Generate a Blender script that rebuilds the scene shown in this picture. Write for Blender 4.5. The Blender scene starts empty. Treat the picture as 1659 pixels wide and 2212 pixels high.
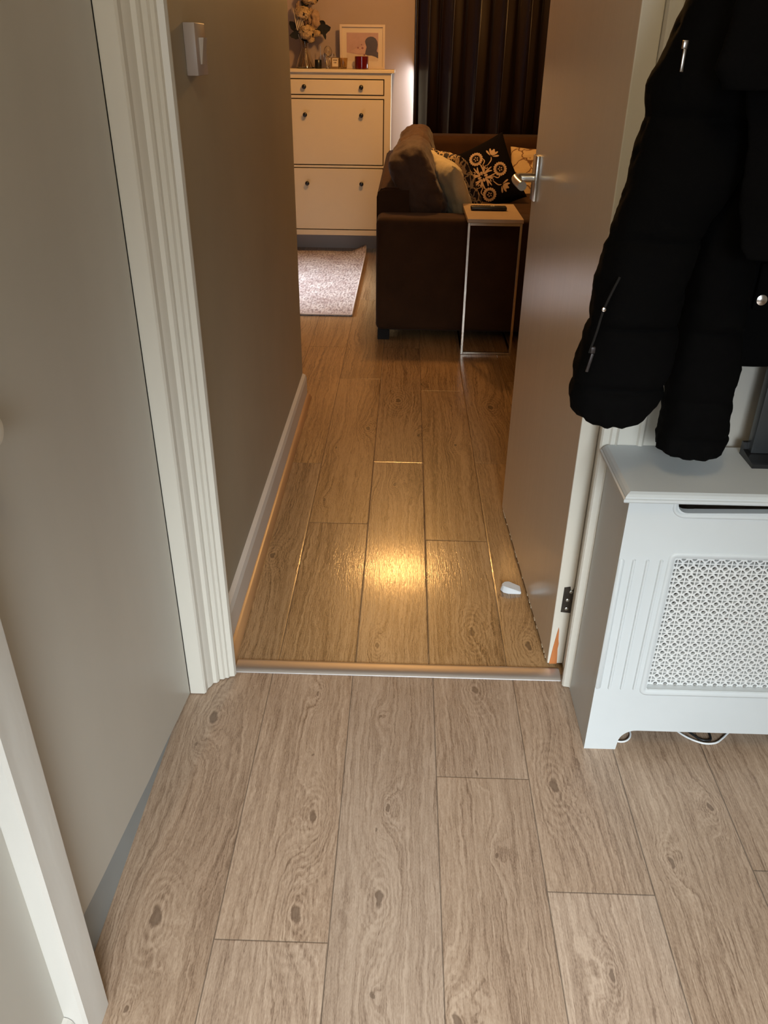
import bpy, bmesh, math, random
from mathutils import Vector, Matrix, noise
from mathutils.geometry import tessellate_polygon
C = bpy.context.scene.collection
PI = math.pi
random.seed(7)

# ------------------------------------------------------------------ camera
W, H = 1659, 2212
F_PX, PITCH, YAW, ROLL, CAM_H = 1740.6, 0.519126, 0.022534, 0.012639, 1.275
def make_camera():
    cp, sp = math.cos(PITCH), math.sin(PITCH)
    F = Vector((-math.sin(YAW)*cp, math.cos(YAW)*cp, -sp))
    R = Vector((math.cos(YAW), math.sin(YAW), 0))
    U = R.cross(F)
    cr, sr = math.cos(ROLL), math.sin(ROLL)
    R2 = cr*R + sr*U
    U2 = -sr*R + cr*U
    cam = bpy.data.cameras.new('camera')
    o = bpy.data.objects.new('camera', cam); C.objects.link(o)
    m = Matrix((R2, U2, -F)).transposed().to_4x4()
    m.translation = (0, 0, CAM_H)
    o.matrix_world = m
    cam.sensor_fit = 'HORIZONTAL'; cam.sensor_width = 36
    cam.lens = F_PX/W*36
    cam.clip_start = 0.02
    bpy.context.scene.camera = o
make_camera()

# ------------------------------------------------------------------ world, lights, exposure
sc = bpy.context.scene
sc.view_settings.view_transform = 'Standard'
sc.view_settings.look = 'None'
sc.view_settings.gamma = 1
sc.view_settings.use_curve_mapping = False
sc.view_settings.exposure = 0.0
wd = bpy.data.worlds.new('world'); sc.world = wd; wd.use_nodes = True
wd.node_tree.nodes['Background'].inputs[0].default_value = (0.55, 0.7, 1, 1)
wd.node_tree.nodes['Background'].inputs[1].default_value = 0.05

def area(name, loc, target, sx, sy, power, col, spread=180):
    l = bpy.data.lights.new(name, 'AREA'); l.shape = 'RECTANGLE'; l.size = sx; l.size_y = sy
    l.energy = power; l.color = col; l.spread = math.radians(spread)
    o = bpy.data.objects.new(name, l); C.objects.link(o); o.location = loc
    d = Vector(target)-Vector(loc)
    o.rotation_euler = d.to_track_quat('-Z', 'Y').to_euler()
    return o
def point(name, loc, power, col, r):
    l = bpy.data.lights.new(name, 'POINT'); l.energy = power; l.color = col; l.shadow_soft_size = r
    o = bpy.data.objects.new(name, l); C.objects.link(o); o.location = loc
    return o
WARM = (1.0, 0.50, 0.145)
# area light for daylight through an assumed glazed front door behind the camera
area('assumed_front_door_light', (0.30, -1.12, 1.25), (0.12, 0.60, 0.0), 0.75, 0.8, 13, (0.86, 0.95, 1.0), 62)
# assumed hall ceiling lamp, out of view
point('assumed_hall_light', (0.05, 0.2, 2.2), 13.0, (1.0, 0.76, 0.42), 0.12)
# assumed living room pendant and an added warm fill lamp
point('assumed_pendant_light', (0.0, 4.78, 1.93), 50, WARM, 0.07)
point('added_fill_light', (2.45, 4.55, 1.55), 10, WARM, 0.10)  # added unseen lamp, lights the cushions from the right
# cool light: assumed side window at the left, added strip behind the curtain edge
area('assumed_side_window_light', (-2.85, 5.0, 1.3), (-0.9, 5.0, 0.0), 0.8, 0.8, 12, (0.80, 0.89, 1.0), 32)  # narrow beam onto the rug from an assumed, unseen window
area('added_curtain_strip_light', (0.10, 6.155, 0.72), (-0.5, 6.20, 0.62), 0.04, 0.95, 2.4, (0.85, 0.93, 1.0), 180)  # added unseen strip light, in place of daylight leaking past the curtain edge

# ------------------------------------------------------------------ helpers
def wloc(o):
    v = Vector((0, 0, 0))
    while o is not None:
        v += o.location; o = o.parent
    return v
def empty(name, loc, label, cat, group=None, kind=None):
    o = bpy.data.objects.new(name, None); C.objects.link(o); o.location = loc
    o.empty_display_size = 0.05
    tag(o, label, cat, group, kind); return o
def tag(o, label=None, cat=None, group=None, kind=None):
    if label: o['label'] = label
    if cat: o['category'] = cat
    if group: o['group'] = group
    if kind: o['kind'] = kind
    return o
def obj(name, bm, mat, parent=None, smooth=None, at=None):
    """link a bmesh given in world coordinates as one object"""
    off = wloc(parent) if parent is not None else Vector((0, 0, 0))
    if at is not None:
        off = Vector(at)
    if off.length > 0: bmesh.ops.translate(bm, verts=bm.verts, vec=-off)
    bm.normal_update()
    me = bpy.data.meshes.new(name); bm.to_mesh(me); bm.free()
    o = bpy.data.objects.new(name, me); C.objects.link(o)
    if parent is not None: o.parent = parent
    elif at is not None: o.location = at
    for m in (mat if isinstance(mat, (list, tuple)) else [mat]): me.materials.append(m)
    if smooth is not None:
        for p in me.polygons: p.use_smooth = True
        if smooth < 179:
            try: me.set_sharp_from_angle(angle=math.radians(smooth))
            except Exception: pass
    return o
def BM(): return bmesh.new()
def box(bm, x0, x1, y0, y1, z0, z1, bev=0, seg=2, mi=0):
    M = Matrix.Translation(((x0+x1)/2, (y0+y1)/2, (z0+z1)/2)) @ Matrix.Diagonal((x1-x0, y1-y0, z1-z0, 1))
    r = bmesh.ops.create_cube(bm, size=1, matrix=M)
    vs = r['verts']
    for f in {f for v in vs for f in v.link_faces}: f.material_index = mi
    if bev:
        es = list({e for v in vs for e in v.link_edges})
        bmesh.ops.bevel(bm, geom=es, offset=bev, segments=seg, profile=0.5, affect='EDGES')
    return bm
def boxes(*a, **k):
    bm = BM()
    for b in a: box(bm, *b, **k)
    return bm
def prism(bm, pts, axis, a, b, mi=0):
    """polygon pts (2D) extruded along axis from a to b. axis 'x': pts=(y,z); 'y': (x,z); 'z': (x,y)"""
    def P(p, t):
        return {'x': (t, p[0], p[1]), 'y': (p[0], t, p[1]), 'z': (p[0], p[1], t)}[axis]
    A = [bm.verts.new(P(p, a)) for p in pts]; B = [bm.verts.new(P(p, b)) for p in pts]
    n = len(pts); fs = []
    fs.append(bm.faces.new(A)); fs.append(bm.faces.new(B[::-1]))
    for i in range(n):
        fs.append(bm.faces.new((A[i], B[i], B[(i+1) % n], A[(i+1) % n])))
    for f in fs: f.material_index = mi
    bmesh.ops.recalc_face_normals(bm, faces=fs)
    return bm
def lathe(bm, prof, cx, cy, z0=0, n=32, mi=0):
    rings = []
    for r, z in prof:
        rings.append([bm.verts.new((cx+r*math.cos(2*PI*i/n), cy+r*math.sin(2*PI*i/n), z0+z)) for i in range(n)] if r > 1e-5 else [bm.verts.new((cx, cy, z0+z))])
    for a, b in zip(rings, rings[1:]):
        for i in range(n):
            j = (i+1) % n
            if len(a) == 1 and len(b) == 1: continue
            if len(a) == 1: f = bm.faces.new((a[0], b[j], b[i]))
            elif len(b) == 1: f = bm.faces.new((a[i], a[j], b[0]))
            else: f = bm.faces.new((a[i], a[j], b[j], b[i]))
            f.material_index = mi
    return bm
def tube(bm, pts, r, n=8, mi=0, caps=True):
    pts = [Vector(p) for p in pts]
    rr = r if isinstance(r, (list, tuple)) else [r]*len(pts)
    rings = []
    up = Vector((0.13, 0.2, 1)).normalized()
    for i, p in enumerate(pts):
        t = (pts[min(i+1, len(pts)-1)]-pts[max(i-1, 0)]).normalized()
        a = t.cross(up)
        if a.length < 0.05: a = t.cross(Vector((1, 0, 0)))
        a.normalize(); b = t.cross(a)
        rings.append([bm.verts.new(p+rr[i]*(math.cos(2*PI*k/n)*a+math.sin(2*PI*k/n)*b)) for k in range(n)])
    fs = []
    for A, B in zip(rings, rings[1:]):
        for k in range(n):
            fs.append(bm.faces.new((A[k], A[(k+1) % n], B[(k+1) % n], B[k])))
    if caps:
        fs.append(bm.faces.new(rings[0][::-1])); fs.append(bm.faces.new(rings[-1]))
    for f in fs: f.material_index = mi
    bmesh.ops.recalc_face_normals(bm, faces=fs)
    return bm
def smooth_path(pts, n=8):
    pts = [Vector(p) for p in pts]; out = []
    P = [pts[0]]+pts+[pts[-1]]
    for i in range(1, len(P)-2):
        p0, p1, p2, p3 = P[i-1:i+3]
        for k in range(n):
            t = k/n
            out.append(0.5*((2*p1)+(-p0+p2)*t+(2*p0-5*p1+4*p2-p3)*t*t+(-p0+3*p1-3*p2+p3)*t**3))
    out.append(pts[-1]); return out
def soft_box(center, size, rot=None, n=5.0, cuts=14, namp=0.0, nfreq=6, seed=0, fn=None):
    """rounded cuboid (superquadric) with wrinkle noise"""
    bm = BM()
    bmesh.ops.create_cube(bm, size=2)
    bmesh.ops.subdivide_edges(bm, edges=bm.edges[:], cuts=cuts, use_grid_fill=True)
    M = rot or Matrix.Identity(3)
    for v in bm.verts:
        p = v.co.copy()
        q = p*(max(abs(p.x), abs(p.y), abs(p.z))/((abs(p.x)**n+abs(p.y)**n+abs(p.z)**n)**(1/n)))
        d = q.normalized()
        q = Vector((q.x*size[0]/2, q.y*size[1]/2, q.z*size[2]/2))
        if fn: q = fn(q, p)
        if namp:
            nn = noise.fractal(q*nfreq+Vector((seed*7.1, seed*3.3, 0)), 0.6, 2.0, 4)
            q = q+d*namp*nn
        v.co = M @ q+Vector(center)
    return bm

# ------------------------------------------------------------------ materials
class NT:
    def __init__(s, name):
        s.m = bpy.data.materials.new(name); s.m.use_nodes = True
        s.t = s.m.node_tree; s.b = s.t.nodes['Principled BSDF']
    def n(s, typ, **kw):
        nd = s.t.nodes.new(typ)
        for k, v in kw.items(): setattr(nd, k, v)
        return nd
    def l(s, a, b): s.t.links.new(a, b)
    def put(s, sock, v):
        if isinstance(v, bpy.types.NodeSocket): s.l(v, sock)
        elif v is not None: sock.default_value = v
    def math(s, op, a, b=None, c=None, clamp=False):
        nd = s.n('ShaderNodeMath', operation=op); nd.use_clamp = clamp
        for i, v in enumerate((a, b, c)):
            if v is not None: s.put(nd.inputs[i], v)
        return nd.outputs[0]
    def vmath(s, op, a, b=None):
        nd = s.n('ShaderNodeVectorMath', operation=op)
        s.put(nd.inputs[0], a)
        if b is not None: s.put(nd.inputs[1], b)
        return nd.outputs[1] if op in ('LENGTH', 'DISTANCE', 'DOT_PRODUCT') else nd.outputs[0]
    def noise(s, vec, scale=5, detail=2, rough=0.5, dim='3D', w=None):
        nd = s.n('ShaderNodeTexNoise', noise_dimensions=dim)
        if dim != '1D' and vec is not None: s.l(vec, nd.inputs['Vector'])
        if w is not None: s.put(nd.inputs['W'], w)
        nd.inputs['Scale'].default_value = scale; nd.inputs['Detail'].default_value = detail
        nd.inputs['Roughness'].default_value = rough
        return nd.outputs[0]
    def ramp(s, f, stops):
        nd = s.n('ShaderNodeValToRGB'); s.l(f, nd.inputs[0])
        e = nd.color_ramp.elements
        while len(e) < len(stops): e.new(0.5)
        for i, (p, c) in enumerate(stops):
            e[i].position = p; e[i].color = (*c, 1) if len(c) == 3 else c
        return nd.outputs[0]
    def mix(s, f, a, b, mode='MIX'):
        nd = s.n('ShaderNodeMix', data_type='RGBA', blend_type=mode)
        s.put(nd.inputs[0], f)
        for i, v in ((6, a), (7, b)):
            if isinstance(v, tuple) and len(v) == 3: v = (*v, 1)
            s.put(nd.inputs[i], v)
        return nd.outputs[2]
    def bump(s, h, strength=0.3, dist=0.001, normal=None):
        nd = s.n('ShaderNodeBump'); nd.inputs['Strength'].default_value = strength
        nd.inputs['Distance'].default_value = dist; s.l(h, nd.inputs['Height'])
        if normal is not None: s.l(normal, nd.inputs['Normal'])
        return nd.outputs[0]
    def coord(s): return s.n('ShaderNodeTexCoord').outputs['Object']
    def maprange(s, v, a, b, c, d, clamp=True, interp='LINEAR'):
        nd = s.n('ShaderNodeMapRange', interpolation_type=interp); nd.clamp = clamp
        s.put(nd.inputs[0], v)
        for i, q in enumerate((a, b, c, d)): nd.inputs[i+1].default_value = q
        return nd.outputs[0]

def paint(name, col, rough=0.5, var=0.04, bump=0.15, scale=3, stretch=None, metal=0, coat=0, bscale=60, dist=0.0008):
    t = NT(name); co = t.coord()
    if stretch: co = t.vmath('MULTIPLY', co, stretch)
    n1 = t.noise(co, scale, 4, 0.6)
    a = tuple(c*(1-var) for c in col); b = tuple(min(1, c*(1+var)) for c in col)
    t.l(t.ramp(n1, [(0.3, a), (0.7, b)]), t.b.inputs['Base Color'])
    t.b.inputs['Roughness'].default_value = rough
    t.b.inputs['Metallic'].default_value = metal
    t.b.inputs['Coat Weight'].default_value = coat
    if bump: t.l(t.bump(t.noise(co, bscale, 3, 0.6), bump, dist), t.b.inputs['Normal'])
    return t.m
def glass(name, col=(1, 1, 1), rough=0.02, ior=1.45):
    t = NT(name); t.b.inputs['Base Color'].default_value = (*col, 1)
    t.b.inputs['Roughness'].default_value = rough
    t.b.inputs['Transmission Weight'].default_value = 1; t.b.inputs['IOR'].default_value = ior
    return t.m
def fabric(name, col, rough=0.9, var=0.15, weave=600, sheen=0.3, bstr=0.4, wr=0.0):
    t = NT(name); co = t.coord()
    n1 = t.noise(co, 9, 4, 0.6); n2 = t.noise(co, weave, 1, 0.5)
    f = t.math('ADD', t.math('MULTIPLY', n1, 0.6), t.math('MULTIPLY', n2, 0.4))
    a = tuple(c*(1-var) for c in col); b = tuple(c*(1+var) for c in col)
    t.l(t.ramp(f, [(0.35, a), (0.65, b)]), t.b.inputs['Base Color'])
    t.b.inputs['Roughness'].default_value = rough
    t.b.inputs['Sheen Weight'].default_value = sheen
    nb = t.bump(n2, bstr, 0.0006)
    if wr: nb = t.bump(t.noise(co, 22, 4, 0.6), wr, 0.006, nb)
    t.l(nb, t.b.inputs['Normal'])
    return t.m
def wood_floor(name, light, mid, dark, knots, kdark, rough, grain_bump, seamdark=0.35, knotamp=3.0, tint=0.12, coat=0.0, warp=5.0, stops=(.54, .69, .87)):
    t = NT(name); co = t.coord()
    sep = t.n('ShaderNodeSeparateXYZ'); t.l(co, sep.inputs[0])
    x, y = sep.outputs[0], sep.outputs[1]
    rnd = t.n('ShaderNodeAttribute', attribute_name='rand').outputs['Fac']
    pw = t.n('ShaderNodeAttribute', attribute_name='pw').outputs['Fac']
    pl = t.n('ShaderNodeAttribute', attribute_name='pl').outputs['Fac']
    uv = t.n('ShaderNodeUVMap', uv_map='edge').outputs[0]
    su = t.n('ShaderNodeSeparateXYZ'); t.l(uv, su.inputs[0])
    du = t.math('MULTIPLY', t.math('MINIMUM', su.outputs[0], t.math('SUBTRACT', 1.0, su.outputs[0])), pw)
    dv = t.math('MULTIPLY', t.math('MINIMUM', su.outputs[1], t.math('SUBTRACT', 1.0, su.outputs[1])), pl)
    dd = t.math('MINIMUM', du, dv)
    # shifted coordinates per plank
    cb = t.n('ShaderNodeCombineXYZ')
    t.l(x, cb.inputs[0]); t.l(y, cb.inputs[1]); t.l(t.math('MULTIPLY', rnd, 37.0), cb.inputs[2])
    p = cb.outputs[0]
    g = t.math('MULTIPLY', x, 60.0)
    wv = t.noise(t.vmath('MULTIPLY', p, (8.0, 1.5, 1.0)), 1.0, 2, 0.5)
    g = t.math('ADD', g, t.math('MULTIPLY', wv, warp))
    wv2 = t.noise(t.vmath('MULTIPLY', p, (60.0, 22.0, 1.0)), 1.0, 3, 0.6)
    g = t.math('ADD', g, t.math('MULTIPLY', wv2, 1.05))
    core = None; halo = None
    nz_ = t.n('ShaderNodeTexNoise'); nz_.inputs['Scale'].default_value = 38; nz_.inputs['Detail'].default_value = 3; t.l(co, nz_.inputs['Vector'])
    cw = t.vmath('ADD', co, t.vmath('MULTIPLY', t.vmath('SUBTRACT', nz_.outputs[1], (.5, .5, .5)), (.018, .03, 0.0)))
    for kx, ky, r, sgn in knots:
        v = t.vmath('MULTIPLY', t.vmath('SUBTRACT', cw, (kx, ky, 0.0)), (1.0, 0.42, 0.0))
        d = t.vmath('LENGTH', v)
        e = t.math('EXPONENT', t.math('MULTIPLY', t.math('MULTIPLY', d, d), -1.0/(r*1.9)**2))
        g = t.math('ADD', g, t.math('MULTIPLY', e, knotamp*sgn*min(1.0, r/0.02)))
        if r >= .012:
            hk = t.math('MULTIPLY', e, t.math('SINE', t.math('MULTIPLY', d, 2*PI/(r*.34))))
            halo = hk if halo is None else t.math('ADD', halo, hk)
        c = t.math('MULTIPLY', t.math('SUBTRACT', 1.0, t.math('DIVIDE', d, r*0.36)), 1.6, clamp=True)
        core = c if core is None else t.math('MAXIMUM', core, c)
    gv = t.n('ShaderNodeCombineXYZ'); t.l(g, gv.inputs[0]); t.l(t.math('MULTIPLY', y, 0.7), gv.inputs[1])
    t.l(t.math('MULTIPLY', rnd, 11.0), gv.inputs[2])
    rings = t.noise(gv.outputs[0], 3.1, 3, 0.68)
    fine = t.noise(t.vmath('MULTIPLY', p, (520.0, 26.0, 1.0)), 1.0, 2, 0.6)
    pores = t.noise(t.vmath('MULTIPLY', p, (900.0, 190.0, 1.0)), 1.0, 1, 0.5)
    big = t.noise(t.vmath('MULTIPLY', p, (7.0, 1.7, 1.0)), 1.0, 2, 0.5)
    f = t.math('ADD', t.math('MULTIPLY', rings, 0.60), t.math('MULTIPLY', fine, 0.38))
    f = t.math('ADD', f, t.math('MULTIPLY', pores, 0.24))
    f = t.math('ADD', f, t.math('MULTIPLY', big, 0.22))
    if halo is not None: f = t.math('ADD', f, t.math('MULTIPLY', halo, 0.060))
    col = t.ramp(f, [(stops[0], dark), (stops[1], mid), (stops[2], light)])
    # short dark cracks along the grain
    cr = t.noise(t.vmath('MULTIPLY', p, (170.0, 9.0, 1.0)), 1.0, 2, 0.5)
    col = t.mix(t.math('MULTIPLY', t.maprange(cr, 0.70, 0.78, 0, 1), 0.45), col, kdark)
    if core is not None:
        cn = t.math('MULTIPLY', core, t.maprange(t.noise(co, 160, 3, 0.7), 0.3, 0.6, 1.0, 2.6))
        col = t.mix(t.math('MULTIPLY', t.math('MINIMUM', cn, 1.0), 0.75), col, kdark)
    hs = t.n('ShaderNodeHueSaturation'); t.l(col, hs.inputs['Color'])
    t.l(t.math('ADD', 1.0-tint/2, t.math('MULTIPLY', rnd, tint)), hs.inputs['Value'])
    t.l(t.math('ADD', 0.94, t.math('MULTIPLY', t.math('FRACT', t.math('MULTIPLY', rnd, 7.3)), 0.12)), hs.inputs['Saturation'])
    seam = t.maprange(dd, 0.0006, 0.0016, seamdark, 1.0)
    fin = t.mix(t.math('SUBTRACT', 1.0, seam), hs.outputs[0], (0.05, 0.035, 0.025))
    t.l(fin, t.b.inputs['Base Color'])
    t.l(t.math('ADD', rough-0.06, t.math('MULTIPLY', fine, 0.14)), t.b.inputs['Roughness'])
    t.b.inputs['Coat Weight'].default_value = coat; t.b.inputs['Coat Roughness'].default_value = 0.125
    hgt = t.math('ADD', t.math('MULTIPLY', fine, 0.6), t.math('MULTIPLY', rings, 0.5))
    nb = t.bump(hgt, grain_bump, 0.0012)
    nb2 = t.bump(t.maprange(dd, 0.0, 0.002, 0.0, 1.0), 0.35, 0.0012, nb)
    t.l(nb2, t.b.inputs['Normal'])
    if coat: t.l(nb, t.b.inputs['Coat Normal'])
    return t.m

hall_knots = [(-.396, .829, .026, 1), (-.161, .846, .024, 1), (-.398, 1.302, .022, 1), (-.417, 1.224, .008, 1), (-.153, 1.046, .020, -1),
    (-.034, 1.317, .010, 1), (-.009, 1.074, .012, 1), (-.020, .88, .022, -1), (.323, 1.143, .024, 1), (.183, 1.415, .020, 1), (.192, .977, .011, 1),
    (.509, .972, .013, 1), (.17, 1.165, .009, 1), (-.024, .715, .009, 1), (.105, .68, .018, 1), (-.175, 1.39, .012, -1), (.62, 1.10, .014, -1),
    (-.17, 1.20, .007, -1), (.355, .76, .014, -1), (-.40, .68, .012, 1), (-.03, 1.02, .006, 1), (.30, 1.05, .005, 1)]
M_HALLFLOOR = wood_floor('light_oak_laminate', (.46, .345, .255), (.325, .230, .162), (.170, .110, .074), hall_knots, (.13, .085, .058), 0.42, 0.16, tint=0.14)
liv_knots = [(-.048, 1.564, .016, 1), (.191, 1.629, .024, 1), (.122, 1.836, .007, 1), (-.018, 3.179, .03, -1), (-.131, 2.885, .022, 1), (-.365, 1.96, .02, 1),
    (-.248, 2.3, .014, 1), (.366, 3.124, .03, 1), (.081, 3.376, .012, 1), (.325, 1.579, .02, 1), (.14, 2.169, .006, 1), (.066, 2.83, .016, 1), (-.02, 2.42, .016, 1), (-.24, 2.7, .012, 1), (.2, 2.75, .018, 1)]
M_LIVFLOOR = wood_floor('honey_oak_laminate', (.42, .265, .130), (.275, .160, .070), (.115, .060, .024), liv_knots, (.075, .042, .022), 0.34, 0.30, tint=0.16, seamdark=0.45, knotamp=2.2, warp=5.0, coat=0.6, stops=(.565, .685, .82))

M_WALL = paint('wall_paint_beige', (.50, .47, .42), 0.55, 0.03, 0.25, 1.5, bscale=45, dist=0.0012)
M_WALLP = paint('gloss_paint_grey_beige', (.50, .475, .42), 0.34, 0.07, 0.22, 2.2, stretch=(1, 1, .35), bscale=9, dist=0.003)
M_LWALL = paint('wall_paint_mauve', (.37, .33, .25), 0.62, 0.06, 0.3, 2.5, bscale=40, dist=0.001)
M_FWALL = paint('far_wall_paint_taupe', (.34, .26, .225), 0.7, 0.03, 0.2, 2)
M_TRIM = paint('trim_gloss_cream', (.66, .63, .56), 0.30, 0.04, 0.22, 3, stretch=(1, 1, .2), bscale=26, dist=0.0012)
M_SKIRT = paint('skirting_white', (.62, .60, .57), 0.4, 0.04, 0.2, 4)
M_GREYSK = paint('skirting_grey', (.30, .32, .32), 0.5, 0.06, 0.1, 4)
M_POST = paint('thick_white_paint', (.60, .575, .53), 0.28, 0.04, 0.5, 3, stretch=(1, 1, .3), bscale=18, dist=0.003)
M_CEIL = paint('ceiling_white', (.7, .68, .64), 0.8, 0.02, 0)
M_BEAD = paint('varnished_pine', (.46, .26, .12), 0.3, 0.2, 0.2, 20, stretch=(1, .1, 1))
M_ALU = paint('brushed_aluminium', (.62, .60, .60), 0.48, 0.05, 0.1, 8, stretch=(.1, 1, 1), metal=1)
M_DOOR = paint('door_gloss_paint', (.62, .54, .45), 0.22, 0.04, 0.35, 2, stretch=(1, 1, .10), bscale=26, dist=0.0015)
M_DOOREDGE = paint('door_edge_gloss_cream', (.66, .62, .54), 0.3, 0.05, 0.25, 4, stretch=(1, 1, .2), bscale=30)
M_BAREWOOD = paint('bare_orange_wood', (.50, .17, .05), 0.6, 0.25, 0.3, 60, stretch=(1, 1, .1))
M_HINGE = paint('dark_bronze_steel', (.07, .06, .05), 0.45, 0.3, 0.3, 40, metal=0.6)
M_SCREW = paint('zinc_steel', (.55, .55, .52), 0.35, 0.1, 0.1, 50, metal=1)
M_CHROME = paint('satin_chrome', (.60, .58, .54), 0.24, 0.04, 0.05, 40, metal=1)
M_COVER = paint('cover_satin_white', (.575, .605, .615), 0.38, 0.025, 0.1, 5)
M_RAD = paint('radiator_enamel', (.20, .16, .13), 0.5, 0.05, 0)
M_BLACKCOAT = fabric('black_polyester', (.0022, .0021, .0022), 0.85, 0.15, 900, 0.0, 0.2, 0.25)
M_BLACKCOAT.node_tree.nodes['Principled BSDF'].inputs['Specular IOR Level'].default_value = 0.06
M_BLACKWOOL = fabric('black_wool', (.0034, .0033, .0036), 0.95, 0.2, 500, 0.0, 0.5)
M_BLACKWOOL.node_tree.nodes['Principled BSDF'].inputs['Specular IOR Level'].default_value = 0.05
M_ZIP = paint('zip_metal', (.50, .46, .42), 0.25, 0.1, 0, metal=1)
M_ZIPDARK = paint('zip_gunmetal', (.05, .042, .042), 0.4, 0.1, 0, metal=.5)
M_SNAP = paint('snap_metal', (.85, .82, .80), 0.25, 0.05, 0, metal=1)
M_DEVICE = paint('dark_grey_plastic', (.030, .033, .036), 0.35, 0.1, 0.05, 5)
M_DEVICEB = paint('black_plastic', (.012, .012, .013), 0.3, 0.1, 0)
M_CABLEW = paint('white_cable_sheath', (.75, .77, .78), 0.35, 0.03, 0)
M_CABLEB = paint('black_cable_sheath', (.015, .015, .016), 0.4, 0.1, 0)
M_WHITEPL = paint('white_plastic', (.72, .75, .78), 0.3, 0.02, 0)
M_SWITCH = paint('aged_white_plastic', (.42, .36, .33), 0.35, 0.03, 0)
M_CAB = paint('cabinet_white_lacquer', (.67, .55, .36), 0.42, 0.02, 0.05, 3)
M_CABDARK = paint('cabinet_gap_shadow_board', (.08, .05, .03), 0.8, 0.1, 0)
M_KNOB = paint('black_knob_lacquer', (.012, .011, .011), 0.3, 0.1, 0)
M_SOFA = fabric('brown_microfibre', (.042, .018, .007), 0.85, 0.22, 500, 0.05, 0.4, 0.15)
M_SOFA.node_tree.nodes['Principled BSDF'].inputs['Specular IOR Level'].default_value = 0.15
M_SOFALIGHT = fabric('brown_suede_cushion', (.062, .027, .012), 0.78, 0.22, 400, 0.12, 0.4, 0.45)
M_FOOT = paint('black_foot', (.006, .005, .005), 0.9, 0.1, 0)
M_CREAM = fabric('cream_cotton', (.52, .42, .24), 0.85, 0.1, 300, 0.2, 0.4, 0.6)
M_BLACKCUSH = fabric('black_cotton', (.004, .003, .004), 0.95, 0.1, 400, 0.0, 0.4)
M_BLACKCUSH.node_tree.nodes['Principled BSDF'].inputs['Specular IOR Level'].default_value = 0.1
M_EMB = fabric('beige_embroidery', (.50, .34, .22), 0.8, 0.12, 900, 0.2, 0.6)
M_TTOP = paint('beige_laminate', (.50, .37, .25), 0.35, 0.05, 0.05, 8)
M_TFRAME = paint('chrome_tube', (.60, .55, .48), 0.16, 0.04, 0, metal=1)
M_REDGLASS = NT('red_wax_glass'); M_REDGLASS.b.inputs['Base Color'].default_value = (.10, .002, .004, 1)
M_REDGLASS.b.inputs['Roughness'].default_value = 0.12; M_REDGLASS.b.inputs['Coat Weight'].default_value = 1; M_REDGLASS = M_REDGLASS.m
M_GLASS = glass('clear_glass', (.96, .95, .92)); M_AMBERGLASS = glass('amber_glass', (.80, .66, .44), 0.05)
M_STEM = paint('dried_stems', (.22, .11, .05), 0.7, 0.3, 0.3, 60)
M_BLOOM = paint('dried_cream_petals', (.38, .26, .13), 0.8, 0.35, 0.4, 50)
M_DUSTY = paint('dried_tan_seed_pod', (.30, .19, .11), 0.8, 0.25, 0.3, 40)
M_DLEAF = paint('dark_dried_leaf', (.005, .006, .005), 0.8, 0.3, 0.3, 30)
M_PFRAME = paint('frame_white_wood', (.55, .44, .34), 0.4, 0.03, 0.05, 8)
M_MAT = paint('mount_card_cream', (.58, .48, .36), 0.35, 0.02, 0)
M_PINK = paint('print_dusty_pink', (.40, .24, .20), 0.35, 0.08, 0, 20)
M_PALE = paint('print_pale_sand', (.52, .40, .28), 0.35, 0.08, 0, 20)
M_HAIR = paint('print_dark_umber', (.055, .035, .028), 0.35, 0.2, 0, 30)
M_ROSE = paint('print_rose_brown', (.22, .08, .06), 0.35, 0.1, 0, 30)
M_SKIN = paint('print_soft_pink', (.46, .28, .22), 0.35, 0.06, 0, 20)
M_PAPER = paint('label_paper', (.60, .50, .38), 0.6, 0.02, 0)
M_INK = paint('label_ink', (.10, .06, .04), 0.6, 0.02, 0)
M_SILVER = paint('silver_wire', (.7, .68, .62), 0.2, 0.02, 0, metal=1)
M_LAMPBRASS = paint('lamp_brass', (.5, .35, .15), 0.3, 0.05, 0, metal=1)
# grille: white board with brown rusty flakes
def m_grille():
    t = NT('grille_white_with_flakes'); co = t.coord()
    n = t.noise(co, 55, 4, 0.7); n2 = t.noise(co, 9, 2, 0.5)
    k = t.math('MULTIPLY', t.maprange(n, 0.66, 0.69, 0, 1), t.maprange(n2, 0.5, 0.6, 0, 1))
    t.l(t.mix(k, (.70, .71, .70), (.32, .20, .14)), t.b.inputs['Base Color'])
    t.b.inputs['Roughness'].default_value = 0.45
    return t.m
M_GRILLE = m_grille()
def m_curtain():
    t = NT('dark_brown_satin'); co = t.coord()
    n1 = t.noise(t.vmath('MULTIPLY', co, (300, 300, 6)), 1.0, 2, 0.5)
    t.l(t.ramp(n1, [(0.3, (.005, .0018, .001)), (0.7, (.009, .0032, .0018))]), t.b.inputs['Base Color'])
    t.b.inputs['Roughness'].default_value = 0.21
    t.b.inputs['Specular IOR Level'].default_value = 1.0
    t.l(t.bump(n1, 0.2, 0.0006), t.b.inputs['Normal'])
    return t.m
M_CURTAIN = m_curtain()
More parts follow.
